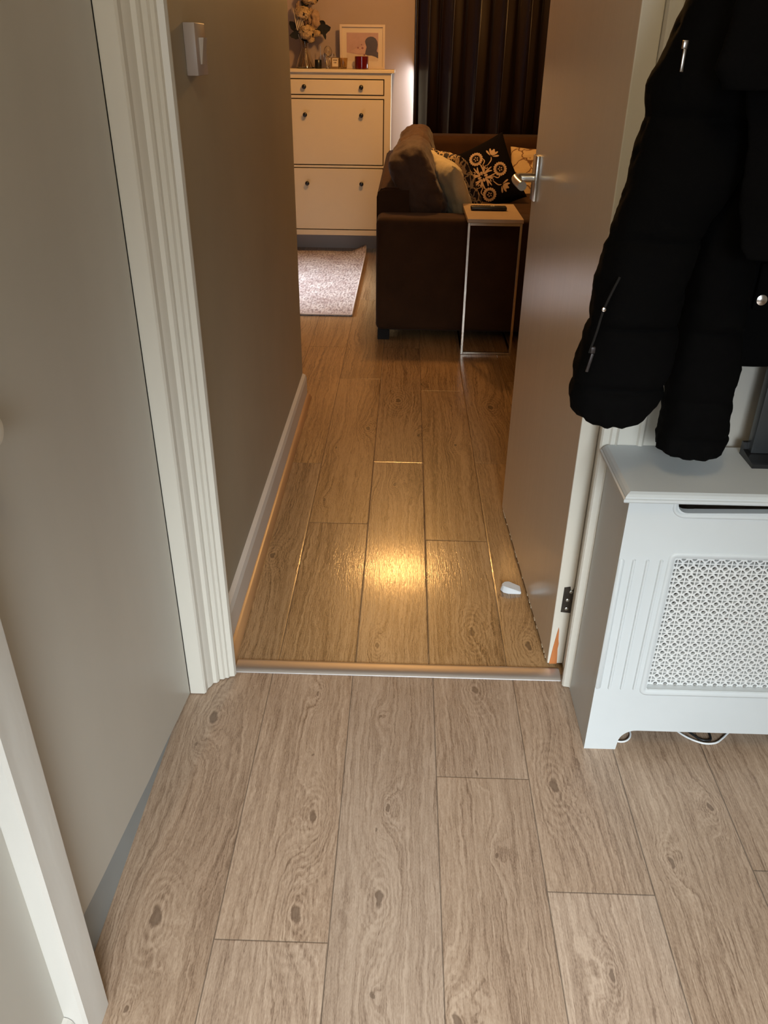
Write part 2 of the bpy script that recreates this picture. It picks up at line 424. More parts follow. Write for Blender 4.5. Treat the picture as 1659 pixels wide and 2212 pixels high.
def m_rug():
    t = NT('rug_woven_grey_pink'); co = t.coord()
    a = t.noise(t.vmath('MULTIPLY', co, (90, 26, 1)), 1.0, 3, 0.6)
    b = t.noise(co, 7, 3, 0.6)
    c = t.n('ShaderNodeTexVoronoi'); c.inputs['Scale'].default_value = 1
    t.l(t.vmath('MULTIPLY', co, (38, 16, 1)), c.inputs['Vector'])
    col = t.ramp(a, [(0.35, (.24, .19, .18)), (0.5, (.50, .44, .42)), (0.65, (.64, .60, .58))])
    col = t.mix(t.maprange(b, 0.4, 0.65, 0, 0.6), col, (.58, .45, .43), 'MULTIPLY')
    col = t.mix(t.maprange(c.outputs[0], 0.15, 0.3, 0.45, 0), col, (.20, .17, .17))
    t.l(col, t.b.inputs['Base Color']); t.b.inputs['Roughness'].default_value = 0.95
    t.l(t.bump(a, 0.7, 0.004), t.b.inputs['Normal'])
    return t.m
M_RUG = m_rug()
def m_lines():
    t = NT('cream_cotton_brown_outlines'); co = t.coord()
    w = t.vmath('ADD', co, t.vmath('MULTIPLY', t.n('ShaderNodeTexNoise').outputs[1], (.06, .06, .06)))
    v = t.n('ShaderNodeTexVoronoi', feature='DISTANCE_TO_EDGE'); v.inputs['Scale'].default_value = 11
    t.l(w, v.inputs['Vector'])
    k = t.maprange(v.outputs[0], 0.018, 0.045, 1, 0)
    t.l(t.mix(k, (.56, .40, .22), (.16, .07, .025)), t.b.inputs['Base Color'])
    t.b.inputs['Roughness'].default_value = 0.85
    t.l(t.bump(t.noise(co, 25, 4, 0.6), 0.4, 0.005), t.b.inputs['Normal'])
    return t.m
M_LINES = m_lines()
def m_crackle():
    t = NT('black_cream_botanical_cotton'); co = t.coord()
    v = t.n('ShaderNodeTexVoronoi', feature='DISTANCE_TO_EDGE'); v.inputs['Scale'].default_value = 36
    nz = t.n('ShaderNodeTexNoise'); nz.inputs['Scale'].default_value = 20; t.l(co, nz.inputs['Vector'])
    t.l(t.vmath('ADD', t.vmath('MULTIPLY', co, (1, .6, .7)), t.vmath('MULTIPLY', nz.outputs[1], (.05, .05, .05))), v.inputs['Vector'])
    k = t.maprange(v.outputs[0], 0.07, 0.12, 1, 0)
    t.l(t.mix(k, (.020, .012, .012), (.50, .36, .20)), t.b.inputs['Base Color'])
    t.b.inputs['Roughness'].default_value = 0.85
    t.l(t.bump(t.noise(co, 25, 4, 0.6), 0.4, 0.005), t.b.inputs['Normal'])
    return t.m
M_CRACKLE = m_crackle()

# ------------------------------------------------------------------ structure
def struct(name, bm, mat, smooth=None):
    return tag(obj(name, bm, mat, smooth=smooth), kind='structure')
def planks(name, mat, cols, zt, bev=0.0, drop=0.0, thick=0.03):
    """cols: list of (x0, x1, [y breaks])"""
    bm = BM(); uvl = bm.loops.layers.uv.new('edge')
    lr = bm.faces.layers.float.new('rand'); lw = bm.faces.layers.float.new('pw'); ll = bm.faces.layers.float.new('pl')
    rr = random.Random(hash(name) % 1000 if False else len(name)*13)
    for x0, x1, ys in cols:
        for y0, y1 in zip(ys, ys[1:]):
            r = rr.random(); w = x1-x0; L = y1-y0
            b = bev
            def V(x, y, z): return (bm.verts.new((x, y, z)), ((x-x0)/w, (y-y0)/L))
            fl = []
            if b:
                I = [V(x0+b, y0+b, zt), V(x1-b, y0+b, zt), V(x1-b, y1-b, zt), V(x0+b, y1-b, zt)]
                O = [V(x0, y0, zt-drop), V(x1, y0, zt-drop), V(x1, y1, zt-drop), V(x0, y1, zt-drop)]
                fl.append(I)
                for i in range(4):
                    j = (i+1) % 4; fl.append([O[i], O[j], I[j], I[i]])
            else:
                fl.append([V(x0, y0, zt), V(x1, y0, zt), V(x1, y1, zt), V(x0, y1, zt)])
            for q in fl:
                f = bm.faces.new([a[0] for a in q]); f[lr] = r; f[lw] = w; f[ll] = L
                for lp, a in zip(f.loops, q): lp[uvl].uv = a[1]
    xs0 = min(c[0] for c in cols); xs1 = max(c[1] for c in cols); ya = min(c[2][0] for c in cols); yb = max(c[2][-1] for c in cols)
    box(bm, xs0, xs1, ya, yb, -0.05, zt-drop-0.001)
    return struct(name, bm, mat)
sx = [-.48, -.290, -.101, .087, .274, .462, .652, .842, 1.032, 1.222, 1.412, 1.602, 1.792, 1.98, 2.17, 2.4]
jt = [-.55, .797, -.35, 1.155, .904, -.2, .96, .35, 1.1, .5, .9, .2, .7, 1.2, .4]
planks('floor_hall', M_HALLFLOOR, [(-.60 if i == 0 else sx[i], sx[i+1], [-1.3, jt[i] if jt[i] > -1.2 else -1, 1.475]) for i in range(len(jt))], 0.0)
lx = [-3.02, -2.64, -2.45, -2.26, -2.07, -1.88, -1.69, -1.50, -1.31, -1.12, -.93, -.75, -.66, -.47, -.283, -.098, .079, .265, .452, .64, .83, 1.02, 1.21, 1.4, 1.59, 1.78, 1.97, 2.16, 2.35, 2.54, 2.73, 2.92, 3.3]
cols = []
rr = random.Random(3)
special = {-.47: [1.475, 2.57, 3.87, 6.2], -.283: [1.475, 2.155, 3.43, 4.75, 6.2], -.098: [1.475, 2.59, 3.87, 5.1, 6.2], .079: [1.475, 2.067, 3.30, 4.6, 6.2], .265: [1.475, 2.60, 3.71, 5.0, 6.2]}
for a, b in zip(lx, lx[1:]):
    if a in special: ys = special[a]
    else:
        o = rr.uniform(.2, 1.2); ys = [1.475, 1.475+o, 1.475+o+1.28, 1.475+o+2.56, 6.2]
    cols.append((a, b, ys))
planks('floor_living', M_LIVFLOOR, cols, 0.0, bev=0.0035, drop=0.0005)

# walls of the hall
struct('wall_left', boxes((-.70, -.4865, .60, 1.46, 0, 2.4), (-.70, -.462, -1.30, .632, 0, 2.4)), M_WALLP)
struct('baseboard_left', boxes((-.4865, -.479, .62, 1.40, 0, .135)), M_GREYSK)
struct('wall_back', boxes((-.70, -.42, 1.445, 1.56, 0, 2.4), (.412, 2.4, 1.445, 1.56, 0, 2.4), (-.42, .412, 1.445, 1.56, 2.02, 2.4)), M_WALL)
struct('wall_right', boxes((2.4, 2.5, -1.3, 1.56, 0, 2.4)), M_WALL)
struct('wall_front', boxes((-.70, -.15, -1.4, -1.3, 0, 2.4), (.75, 2.4, -1.4, -1.3, 0, 2.4), (-.15, .75, -1.4, -1.3, 2.05, 2.4), (-.15, .75, -1.4, -1.3, 0, .3)), M_WALL)
struct('ceiling', boxes((-.7, 2.5, -1.4, 1.56, 2.4, 2.5), (-3.1, 3.4, 1.56, 6.4, 2.4, 2.5)), M_CEIL)
# walls of the living room
struct('wall_left_living', boxes((-.54, -.42, 1.50, 3.2, 0, 2.4)), M_LWALL)
struct('wall_far', boxes((-3.1, .25, 6.2, 6.32, 0, 2.4), (2.3, 3.4, 6.2, 6.32, 0, 2.4), (.25, 2.3, 6.2, 6.32, 2.15, 2.4)), M_FWALL)
struct('wall_side_left', boxes((-3.12, -3.02, 1.56, 4.3, 0, 2.4), (-3.12, -3.02, 5.7, 6.2, 0, 2.4), (-3.12, -3.02, 4.3, 5.7, 0, .6), (-3.12, -3.02, 4.3, 5.7, 2.0, 2.4), (-3.02, -.54, 1.5, 1.56, 0, 2.4)), M_FWALL)
struct('wall_side_right', boxes((3.3, 3.4, 1.56, 6.2, 0, 2.4), (2.4, 3.3, 1.50, 1.56, 0, 2.4)), M_FWALL)
def window(name, bm_frame, bm_pane):
    w = struct(name, bm_frame, M_TRIM); obj('pane', bm_pane, M_GLASS, w); return w
window('assumed_window_1', boxes((.25, .31, 6.22, 6.28, 0, 2.15), (2.24, 2.3, 6.22, 6.28, 0, 2.15), (1.25, 1.31, 6.22, 6.28, 0, 2.15), (.31, 1.25, 6.22, 6.28, 0, .08), (1.31, 2.24, 6.22, 6.28, 0, .08), (.31, 1.25, 6.22, 6.28, 2.08, 2.15), (1.31, 2.24, 6.22, 6.28, 2.08, 2.15)),
       boxes((.31, 1.25, 6.245, 6.25, .08, 2.08), (1.31, 2.24, 6.245, 6.25, .08, 2.08)))  # window assumed behind the drawn curtain
window('assumed_window_2', boxes((-3.09, -3.04, 4.3, 4.36, .6, 2.0), (-3.09, -3.04, 5.64, 5.7, .6, 2.0), (-3.09, -3.04, 4.36, 5.64, .6, .66), (-3.09, -3.04, 4.36, 5.64, 1.94, 2.0)),
       boxes((-3.07, -3.065, 4.36, 5.64, .66, 1.94)))  # side window assumed, out of view at the left
# assumed front door behind the camera; its pane glows in place of daylight
fd = struct('assumed_door_3', boxes((-.15, -.02, -1.38, -1.33, 0.3, 2.05), (.62, .75, -1.38, -1.33, 0.3, 2.05), (-.02, .62, -1.38, -1.33, 0.3, .45), (-.02, .62, -1.38, -1.33, 1.9, 2.05)), M_TRIM)
tf = NT('frosted_glowing_glass'); tf.b.inputs['Base Color'].default_value = (.6, .65, .7, 1)
tf.b.inputs['Emission Color'].default_value = (.80, .91, 1, 1); tf.b.inputs['Emission Strength'].default_value = 6.5
obj('pane', boxes((.02, .58, -1.36, -1.35, .75, 1.8)), tf.m, fd)
obj('panel', boxes((-.02, .02, -1.36, -1.35, .45, 1.9), (.58, .62, -1.36, -1.35, .45, 1.9), (.02, .58, -1.36, -1.35, .45, .75), (.02, .58, -1.36, -1.35, 1.8, 1.9)), M_TRIM, fd)

struct('baseboard_far', boxes((-3.02, .25, 6.185, 6.2, 0, .11)), paint('skirting_far', (.42, .38, .36), 0.4, 0.03, 0))
# living left skirting with pine quadrant
struct('baseboard_left_living', prism(BM(), [(-.4195, 0), (-.403, 0), (-.403, .085), (-.408, .098), (-.4195, .104)], 'y', 1.465, 3.2), M_SKIRT)
q = [(-.4028, 0.0005)]+[(-.4028+.019*math.cos(a*PI/2/6), .0005+.019*math.sin(a*PI/2/6)) for a in range(7)]
struct('trim_1', prism(BM(), q, 'y', 1.465, 3.19), M_BEAD, smooth=40)
struct('baseboard_back', boxes((.5, 2.4, 1.43, 1.4445, 0, .12)), M_SKIRT)
# aluminium threshold strip
th = BM()
pr = [(1.452, 0.0005), (1.4525, .002), (1.458, .0055), (1.466, .0075), (1.484, .0075), (1.492, .0055), (1.4975, .002), (1.498, 0.0005)]
prism(th, pr, 'x', -.379, .386)
tag(obj('threshold_strip', th, M_ALU, smooth=30, at=(0, 1.475, 0)), 'silver aluminium threshold strip across the doorway between the two floors', 'threshold strip')

# left architrave and jamb, right architrave and jamb  (profiles in plan, extruded upwards)
def wob(o, s): return o
archL = [(-.4655, 1.4445), (-.4655, 1.3745), (-.464, 1.374), (-.434, 1.374), (-.4305, 1.378), (-.4295, 1.392), (-.424, 1.400), (-.421, 1.410),
         (-.413, 1.411), (-.4095, 1.416), (-.4085, 1.4235), (-.400, 1.4235), (-.3965, 1.4285), (-.390, 1.4285), (-.3875, 1.4335), (-.377, 1.4355), (-.3745, 1.4445)]
struct('trim_2', prism(BM(), archL, 'z', 0.003, 2.09), M_TRIM, smooth=25)
struct('trim_3', boxes((-.42, -.3785, 1.4445, 1.464, 0.003, 2.02), (-.42, .412, 1.4445, 1.562, 2.0, 2.02), (.3985, .412, 1.4445, 1.562, 0.003, 2.02)), M_TRIM)
archR = [(.3855, 1.4445), (.3855, 1.436), (.3885, 1.432), (.400, 1.430), (.403, 1.4265), (.411, 1.4265), (.414, 1.422), (.4155, 1.424), (.4165, 1.4265), (.452, 1.4265), (.455, 1.422), (.461, 1.421), (.466, 1.426), (.498, 1.428), (.5, 1.4445)]
struct('trim_4', prism(BM(), archR, 'z', 0.003, 2.09), M_TRIM, smooth=25)

# cupboard door at the left of the hall: flush leaf with raised, slanting foot
lf = BM()
prism(lf, [(.695, .137), (.76, .124), (.83, .108), (.90, .094), (1.00, .074), (1.07, .059), (1.12, .051), (1.20, .037), (1.27, .022), (1.34, .010), (1.373, .004), (1.373, 2.02), (.695, 2.02)], 'x', -.4785, -.4665)
bmesh.ops.bevel(lf, geom=[e for e in lf.edges if abs(e.verts[0].co.x+.4665) < 1e-4 and abs(e.verts[1].co.x+.4665) < 1e-4], offset=.0015, segments=2, affect='EDGES')
cd = struct('door_2', lf, M_WALLP)
kb = BM(); lathe(kb, [(0, .0), (.010, .0), (.008, .012), (.007, .02), (.016, .028), (.02, .038), (.016, .048), (0, .052)], 0, 0, n=24)
bmesh.ops.rotate(kb, verts=kb.verts, matrix=Matrix.Rotation(PI/2, 3, 'Y')); bmesh.ops.translate(kb, verts=kb.verts, vec=(-.4665, .752, .93))
obj('knob', kb, M_TRIM, cd, smooth=40)
# near frame post of the cupboard: moulded, thickly painted
pp = [(-.4865, .692), (-.4865, .634), (-.462, .628), (-.437, .628), (-.432, .632), (-.431, .655), (-.4298, .662), (-.4295, .688), (-.432, .692)]
struct('trim_5', prism(BM(), pp, 'z', 0, 2.06), M_POST, smooth=20)
struct('baseboard_near', prism(BM(), [(-.462, 0), (-.447, 0), (-.447, .05), (-.451, .066), (-.456, .072), (-.462, .074)], 'y', -1.3, .627), M_POST)

# ------------------------------------------------------------------ the open living-room door
hx, hy = .3605, 1.503; fx, fy = .3275, 2.266
ang = math.atan2(fy-hy, fx-hx)      # direction of the leaf
root = empty('door_1', (hx, hy, 0), 'open flush door with cream gloss paint, chrome lever handle and chipped foot', 'door', kind='structure')
root.rotation_euler = (0, 0, ang)
# local: x along leaf (0..L), y = -thickness side (room-right) ; visible face is y=0 side towards -X world
L = math.hypot(fx-hx, fy-hy); T = .0375
def dpart(name, bm, mat, smooth=None, par=None):
    me_off = Vector((0, 0, 0)); bm.normal_update()
    me = bpy.data.meshes.new(name); bm.to_mesh(me); bm.free()
    o = bpy.data.objects.new(name, me); C.objects.link(o); o.parent = par or root
    for m in (mat if isinstance(mat, (list, tuple)) else [mat]): me.materials.append(m)
    if smooth is not None:
        for p in me.polygons: p.use_smooth = True
        try: me.set_sharp_from_angle(angle=math.radians(smooth))
        except Exception: pass
    return o
bm = BM(); box(bm, .0005, L, -T, 0, .010, 1.985, bev=.002, seg=2)
bm.normal_update()
for f in bm.faces:
    f.material_index = 0 if f.normal.y > .5 else 1
# ragged paint along the bottom edge
rr = random.Random(5)
dpart('leaf', bm, [M_DOOR, M_DOOREDGE])
cp = BM()
for k in range(26):
    a = rr.uniform(.02, L-.02); w = rr.uniform(.003, .012)
    box(cp, a, a+w, -.004, .0009, .0085, .010+rr.uniform(.001, .0035))
dpart('chipped_paint', cp, paint('bare_cream_filler', (.72, .62, .45), .6, .1, .2))
# hinge on the hinge edge (local x=0 plane facing -x), y in (-T,0)
hb = BM(); prism(hb, [(-.014, .163), (-.0375, .160), (-.0375, .232), (-.0345, .224), (-.030, .222), (-.028, .233), (-.0145, .231)], 'x', -.0012, .003)
h = dpart('hinge', hb, M_HINGE); h['label'] = 'dark unpainted steel hinge leaf'
for yy, zz in ((-.031, .219), (-.0255, .196), (-.026, .172)):
    s = BM(); lathe(s, [(0, .0016), (.0028, .0014), (.0042, .0003), (.0042, -.001)], 0, 0, n=16)
    bmesh.ops.rotate(s, verts=s.verts, matrix=Matrix.Rotation(-PI/2, 3, 'Y')); bmesh.ops.translate(s, verts=s.verts, vec=(-.0012, yy, zz))
    box(s, -.0032, -.0026, yy-.0032, yy+.0032, zz-.0004, zz+.0004)
    dpart('screw', s, M_SCREW, 40, h)
kn = BM(); tube(kn, [(-.003, -.041, .158), (-.003, -.041, .235)], .0045, 12)
dpart('hinge_knuckle', kn, M_DOOREDGE, 40)
wd_ = BM(); prism(wd_, [(-.0045, .0102), (-.0225, .0102), (-.0215, .030), (-.0195, .055), (-.0205, .070), (-.0185, .083), (-.0165, .112), (-.0150, .118), (-.0135, .106), (-.0085, .060)], 'x', -.0011, .0015)
o = dpart('exposed_wood', wd_, M_BAREWOOD); o['label'] = 'bare orange wood where paint has split off'
# handle : plate on visible face near the free edge
def handle():
    zc = .997
    b = BM(); box(b, L-.068, L-.016, 0, .008, .945, 1.052, bev=.0015)
    pl = dpart('handle_plate', b, M_CHROME, 30)
    lv = BM(); xs = L-.042
    path = smooth_path([(xs, .006, zc+.002), (xs, .030, zc+.002), (xs, .044, zc+.002), (xs-.006, .053, zc+.001), (xs-.022, .056, zc), (xs-.06, .056, zc-.002), (xs-.108, .054, zc-.004)], 6)
    tube(lv, path, [.011]*(len(path)), 16)
    dpart('lever', lv, M_CHROME, 50, pl)
    return pl
handle()
# latch on free edge
b = BM(); box(b, L, L+.0012, -.030, -.008, .93, 1.05)
dpart('latch_plate', b, M_CHROME)

# ------------------------------------------------------------------ white wedge under the door
wb = BM()
prism(wb, [(.3338, 1.797), (.300, 1.797), (.286, 1.803), (.2795, 1.815), (.280, 1.828), (.288, 1.838), (.300, 1.840), (.3338, 1.826)], 'z', 0.0005, .0085)
for v in wb.verts:
    if v.co.z > .005: v.co.z = .0085 if v.co.x > .32 else (.018 if v.co.x < .305 else .014)
    if v.co.z > .005 and v.co.x < .31: v.co.x += .004; v.co.y += (.004 if v.co.y < 1.815 else -.006)
bmesh.ops.bevel(wb, geom=wb.edges[:], offset=.0012, segments=2, affect='EDGES')
tag(obj('door_stop', wb, M_WHITEPL, smooth=50, at=(.30, 1.82, 0)), 'small white plastic door stop on the floor wedged at the open door', 'door stop')

# ------------------------------------------------------------------ light switch on left living wall
ls = empty('light_switch', (-.42, 1.75, 1.275), 'square off-white light switch on the wall left of the doorway', 'light switch')
b = BM(); box(b, -.42, -.398, 1.715, 1.80, 1.231, 1.318, bev=.002); obj('switch_box', b, M_SWITCH, ls, smooth=30)
b = BM(); prism(b, [(-.3982, 1.250), (-.3982, 1.294), (-.389, 1.294), (-.3955, 1.250)], 'y', 1.742, 1.772); obj('rocker', b, paint('rocker_white', (.5, .44, .38), .3, .03, 0), ls)

# ------------------------------------------------------------------ radiator cover
X0, X1 = .401, 1.40; YF = 1.244
rc = empty('radiator_cover', (.9, 1.33, 0), 'white painted radiator cover with perforated grille right of the doorway', 'radiator cover')
def front_panel():
    outer = [(X0, 0), (X0+.066, 0), (X0+.0675, .020)]
    for k in range(9):
        a = PI-k*PI/2/8
        outer.append((X0+.0675+.035+.035*math.cos(a), .020+.035*math.sin(a)))
    o2 = [(X1-(x-X0), z) for x, z in outer][::-1]
    sl = []
    for k in range(7):   # slot at the top, rounded lower corners
        a = PI/2*k/6
        sl.append((.487+.020-.020*math.cos(a), .576+.018-.018*math.sin(a)))
    sr = [(X1-(x-X0)-0.0, z) for x, z in sl][::-1]
    top = [(X1, .604), (X1-(.487-X0), .604)]+[]+sr[0:0]
    poly = outer+o2+[(X1, .604), (X1-(.487-X0), .604)]+sr+sl[::-1]+[(.487, .604), (X0, .604)]
    gx0, gx1, gz0, gz1, r = .503, X1-(.503-X0), .167, .481, .008
    hole = []
    for cx, cz, a0 in ((gx1-r, gz0+r, -PI/2), (gx1-r, gz1-r, 0), (gx0+r, gz1-r, PI/2), (gx0+r, gz0+r, PI)):
        for k in range(5): hole.append((cx+r*math.cos(a0+PI/2*k/4), cz+r*math.sin(a0+PI/2*k/4)))
    bm = BM()
    fill_holes(bm, poly, [hole[::-1]], YF, YF+.016)
    return bm, hole
def fill_holes(bm, outer, holes, y0, y1, mi=0):
    loops = [outer]+holes; tris = tessellate_polygon([[Vector((x, z, 0)) for x, z in lp] for lp in loops])
    flat = [p for lp in loops for p in lp]
    A = [bm.verts.new((p[0], y0, p[1])) for p in flat]; B = [bm.verts.new((p[0], y1, p[1])) for p in flat]
    fs = []
    for t in tris:
        try:
            fs.append(bm.faces.new([A[i] for i in t])); fs.append(bm.faces.new([B[i] for i in t][::-1]))
        except ValueError: pass
    k = 0
    for lp in loops:
        n = len(lp)
        for i in range(n):
            j = (i+1) % n
            fs.append(bm.faces.new((A[k+i], A[k+j], B[k+j], B[k+i])))
        k += n
    for f in fs: f.material_index = mi
    bmesh.ops.recalc_face_normals(bm, faces=fs)
fp, hole = front_panel()
obj('front_panel', fp, M_COVER, rc)
# mouldings: grille surround and slot lip as thin beads, raised flutes
def ring_bead(pts, r, closed=True):
    b = BM(); P = [Vector((x, YF+.001, z)) for x, z in pts]
    n = len(P); rings = []
    for i in range(n):
        a = P[(i-1) % n] if (closed or i) else P[0]; c = P[(i+1) % n] if (closed or i < n-1) else P[-1]
        t = (c-a).normalized(); s = t.cross(Vector((0, 1, 0)))
        rings.append([b.verts.new(P[i]+s*(r*u)+Vector((0, w, 0))) for u, w in ((-1, .0005), (-.75, -.0032), (-.2, -.0042), (.5, -.0022), (1, .0005))])
    m = n if closed else n-1
    for i in range(m):
        A, B_ = rings[i], rings[(i+1) % n]
        for k in range(4): b.faces.new((A[k], A[k+1], B_[k+1], B_[k]))
    bmesh.ops.recalc_face_normals(b, faces=b.faces[:])
    return b
big = [(x+(-.0065 if x < .95 else .0065), z+(-.0065 if z < .3 else .0065)) for x, z in hole]
obj('grille_surround', ring_bead(big, .0075), M_COVER, rc, smooth=60)
slb = [(.482, .604), (.4825, .592)]+[(.482+.020-.020*math.cos(PI/2*k/6), .589-.018*math.sin(PI/2*k/6)) for k in range(1, 7)]+[(X1-.1, .571)]
obj('slot_lip', ring_bead(slb, .005, False), M_COVER, rc, smooth=60)
def flute(x, w, z0=.166, z1=.478):
    b = BM(); n = 24; pts = []
    for k in range(9): a = PI*k/8; pts.append((x+w*math.cos(a), z1-w+w*math.sin(a)))
    for k in range(9): a = PI+PI*k/8; pts.append((x+w*math.cos(a), z0+w+w*math.sin(a)))
    c0 = [b.verts.new((px, YF-.0002, pz)) for px, pz in pts]
    c1 = [b.verts.new((x+(px-x)*.55, YF-.0032, pz+(0.45*w if pz < .3 else -0.45*w))) for px, pz in pts]
    m = len(pts)
    for i in range(m): b.faces.new((c0[i], c0[(i+1) % m], c1[(i+1) % m], c1[i]))
    b.faces.new(c1)
    bmesh.ops.recalc_face_normals(b, faces=b.faces[:])
    return b
for x, w in ((X0+.0055, .0055), (.4290, .0032), (.4535, .0032), (.4785, .0032), (X1-.0055, .0055), (X1-.028, .0032), (X1-.0525, .0032), (X1-.0775, .0032)):
    obj('flute', flute(x, w), M_COVER, rc, smooth=50)
# sides and top
sd = BM(); prism(sd, [(YF+.016, 0), (1.4255, 0), (1.4205, .10), (1.4205, .604), (YF+.016, .604)], 'x', X0+.001, X0+.017)
obj('side_panel', sd, M_COVER, rc)
sd = BM(); box(sd, X1-.017, X1-.001, YF+.016, 1.4445, 0, .604); obj('side_panel', sd, M_COVER, rc)
tp = BM()
prof = [(0, .604), (-.0145, .604), (-.0165, .607), (-.0165, .611), (-.0135, .6125), (-.0135, .6145), (-.0095, .6185), (-.004, .6215), (0, .6215)]
def topslab():
    # moulded slab: loops around rectangle offset outward
    b = BM(); x0, x1, y0, y1 = X0, X1, YF-.004, 1.4255
    rings = []
    for o_, z in prof:
        o_ = -o_
        rings.append([b.verts.new(p) for p in ((x0-o_, y0-o_, z), (x1+o_, y0-o_, z), (x1+o_, y1, z), (x0-o_, y1, z))])
    for A, B_ in zip(rings, rings[1:]):
        for i in range(4): b.faces.new((A[i], A[(i+1) % 4], B_[(i+1) % 4], B_[i]))
    b.faces.new(rings[-1]); b.faces.new(rings[0][::-1])
    bmesh.ops.recalc_face_normals(b, faces=b.faces[:]); return b
obj('top', topslab(), M_COVER, rc)
# perforated grille
def grille():
    b = BM(); s = .0100; x0, x1, z0, z1 = .495, X1-(.503-X0)+.008, .160, .490
    y0, y1 = YF+.0165, YF+.0225
    circ = [(.0042*math.cos(2*PI*k/10), .0042*math.sin(2*PI*k/10)) for k in range(10)]
    pet = [(.0088, .0088), (.0019, .0088), (.0031, .0063), (.0047, .0047), (.0063, .0031), (.0088, .0019)]
    holes = [circ]
    for sx_, sz_ in ((1, 1), (-1, 1), (-1, -1), (1, -1)):
        h_ = [(px*sx_, pz*sz_) for px, pz in pet]
        if sx_*sz_ < 0: h_ = h_[::-1]
        holes.append(h_)
    outer = [(-s, -s), (s, -s), (s, s), (-s, s)]
    loops = [outer]+holes
    tris = tessellate_polygon([[Vector((x, z, 0)) for x, z in lp] for lp in loops])
    flat = [p for lp in loops for p in lp]
    nx = int((x1-x0)/(2*s)); nz = int((z1-z0)/(2*s))
    for i in range(nx):
        for j in range(nz):
            cx = x0+s+2*s*i; cz = z0+s+2*s*j
            A = [b.verts.new((cx+p[0], y0, cz+p[1])) for p in flat]
            for t in tris:
                f = b.faces.new([A[q] for q in t])
                if f.calc_center_median() is None: pass
            k = 4; 
            for lp in holes:
                n = len(lp); Bv = [b.verts.new((cx+p[0], y1, cz+p[1])) for p in lp]
                for q in range(n):
                    b.faces.new((A[k+q], A[k+(q+1) % n], Bv[(q+1) % n], Bv[q]))
                k += n
    return b
obj('grille', grille(), M_GRILLE, rc)
# radiator inside
ra = empty('radiator', (.95, 1.40, .1), 'cream panel radiator glimpsed through the slot of its white cover', 'radiator')
b = BM(); box(b, .48, 1.30, 1.345, 1.36, .10, .55, bev=.003); box(b, .48, 1.30, 1.405, 1.42, .10, .55, bev=.003)
for k in range(26): box(b, .495+k*.031, .512+k*.031, 1.338, 1.3455, .12, .53)
obj('panel', b, M_RAD, ra)
for px_ in (.50, 1.28):
    b = BM(); tube(b, [(px_, 1.38, 0.0), (px_, 1.38, .12)], .008, 12); obj('pipe', b, M_SCREW, ra, smooth=50)
for px_ in (.70, 1.10):
    b = BM(); box(b, px_, px_+.02, 1.36, 1.4445, .3, .33); obj('bracket', b, M_SCREW, ra)
# cables on the floor under the cover
b = BM(); tube(b, smooth_path([(.445, 1.285, .004), (.466, 1.268, .004), (.482, 1.262, .004), (.498, 1.268, .004), (.508, 1.285, .004), (.512, 1.32, .004), (.56, 1.35, .004), (.60, 1.32, .004), (.613, 1.297, .004), (.625, 1.283, .004), (.642, 1.271, .004), (.662, 1.264, .004), (.685, 1.267, .004), (.704, 1.281, .004), (.720, 1.296, .004), (.76, 1.33, .004), (.9, 1.36, .004), (1.3, 1.35, .004)], 8), .0022, 8)
tag(obj('cable', b, M_CABLEW, smooth=60, at=(.6, 1.3, 0)), 'white cable looping out beneath the radiator cover', 'cable')
b = BM(); tube(b, smooth_path([(.60, 1.35, .004), (.630, 1.306, .004), (.642, 1.290, .004), (.655, 1.276, .004), (.667, 1.273, .004), (.677, 1.277, .004), (.6795, 1.295, .004), (.68, 1.36, .004), (.72, 1.39, .004)], 8), .0024, 8)
tag(obj('cable', b, M_CABLEB, smooth=60, at=(.66, 1.33, 0)), 'thin black cable looping on the floor beneath the radiator cover', 'cable')

# ------------------------------------------------------------------ dark device on the cover
dv = empty('wireless_router', (.70, 1.38, .6215), 'dark grey upright device in a black base on the radiator cover', 'router')
b = BM(); box(b, .648, .80, 1.372, 1.396, .634, .800, bev=.003); obj('body', b, M_DEVICE, dv, smooth=30)
b = BM(); prism(b, [(1.335, .6218), (1.400, .6218), (1.400, .648), (1.392, .648), (1.388, .636), (1.343, .630), (1.335, .630)], 'x', .640, .81); obj('base', b, M_DEVICEB, dv)

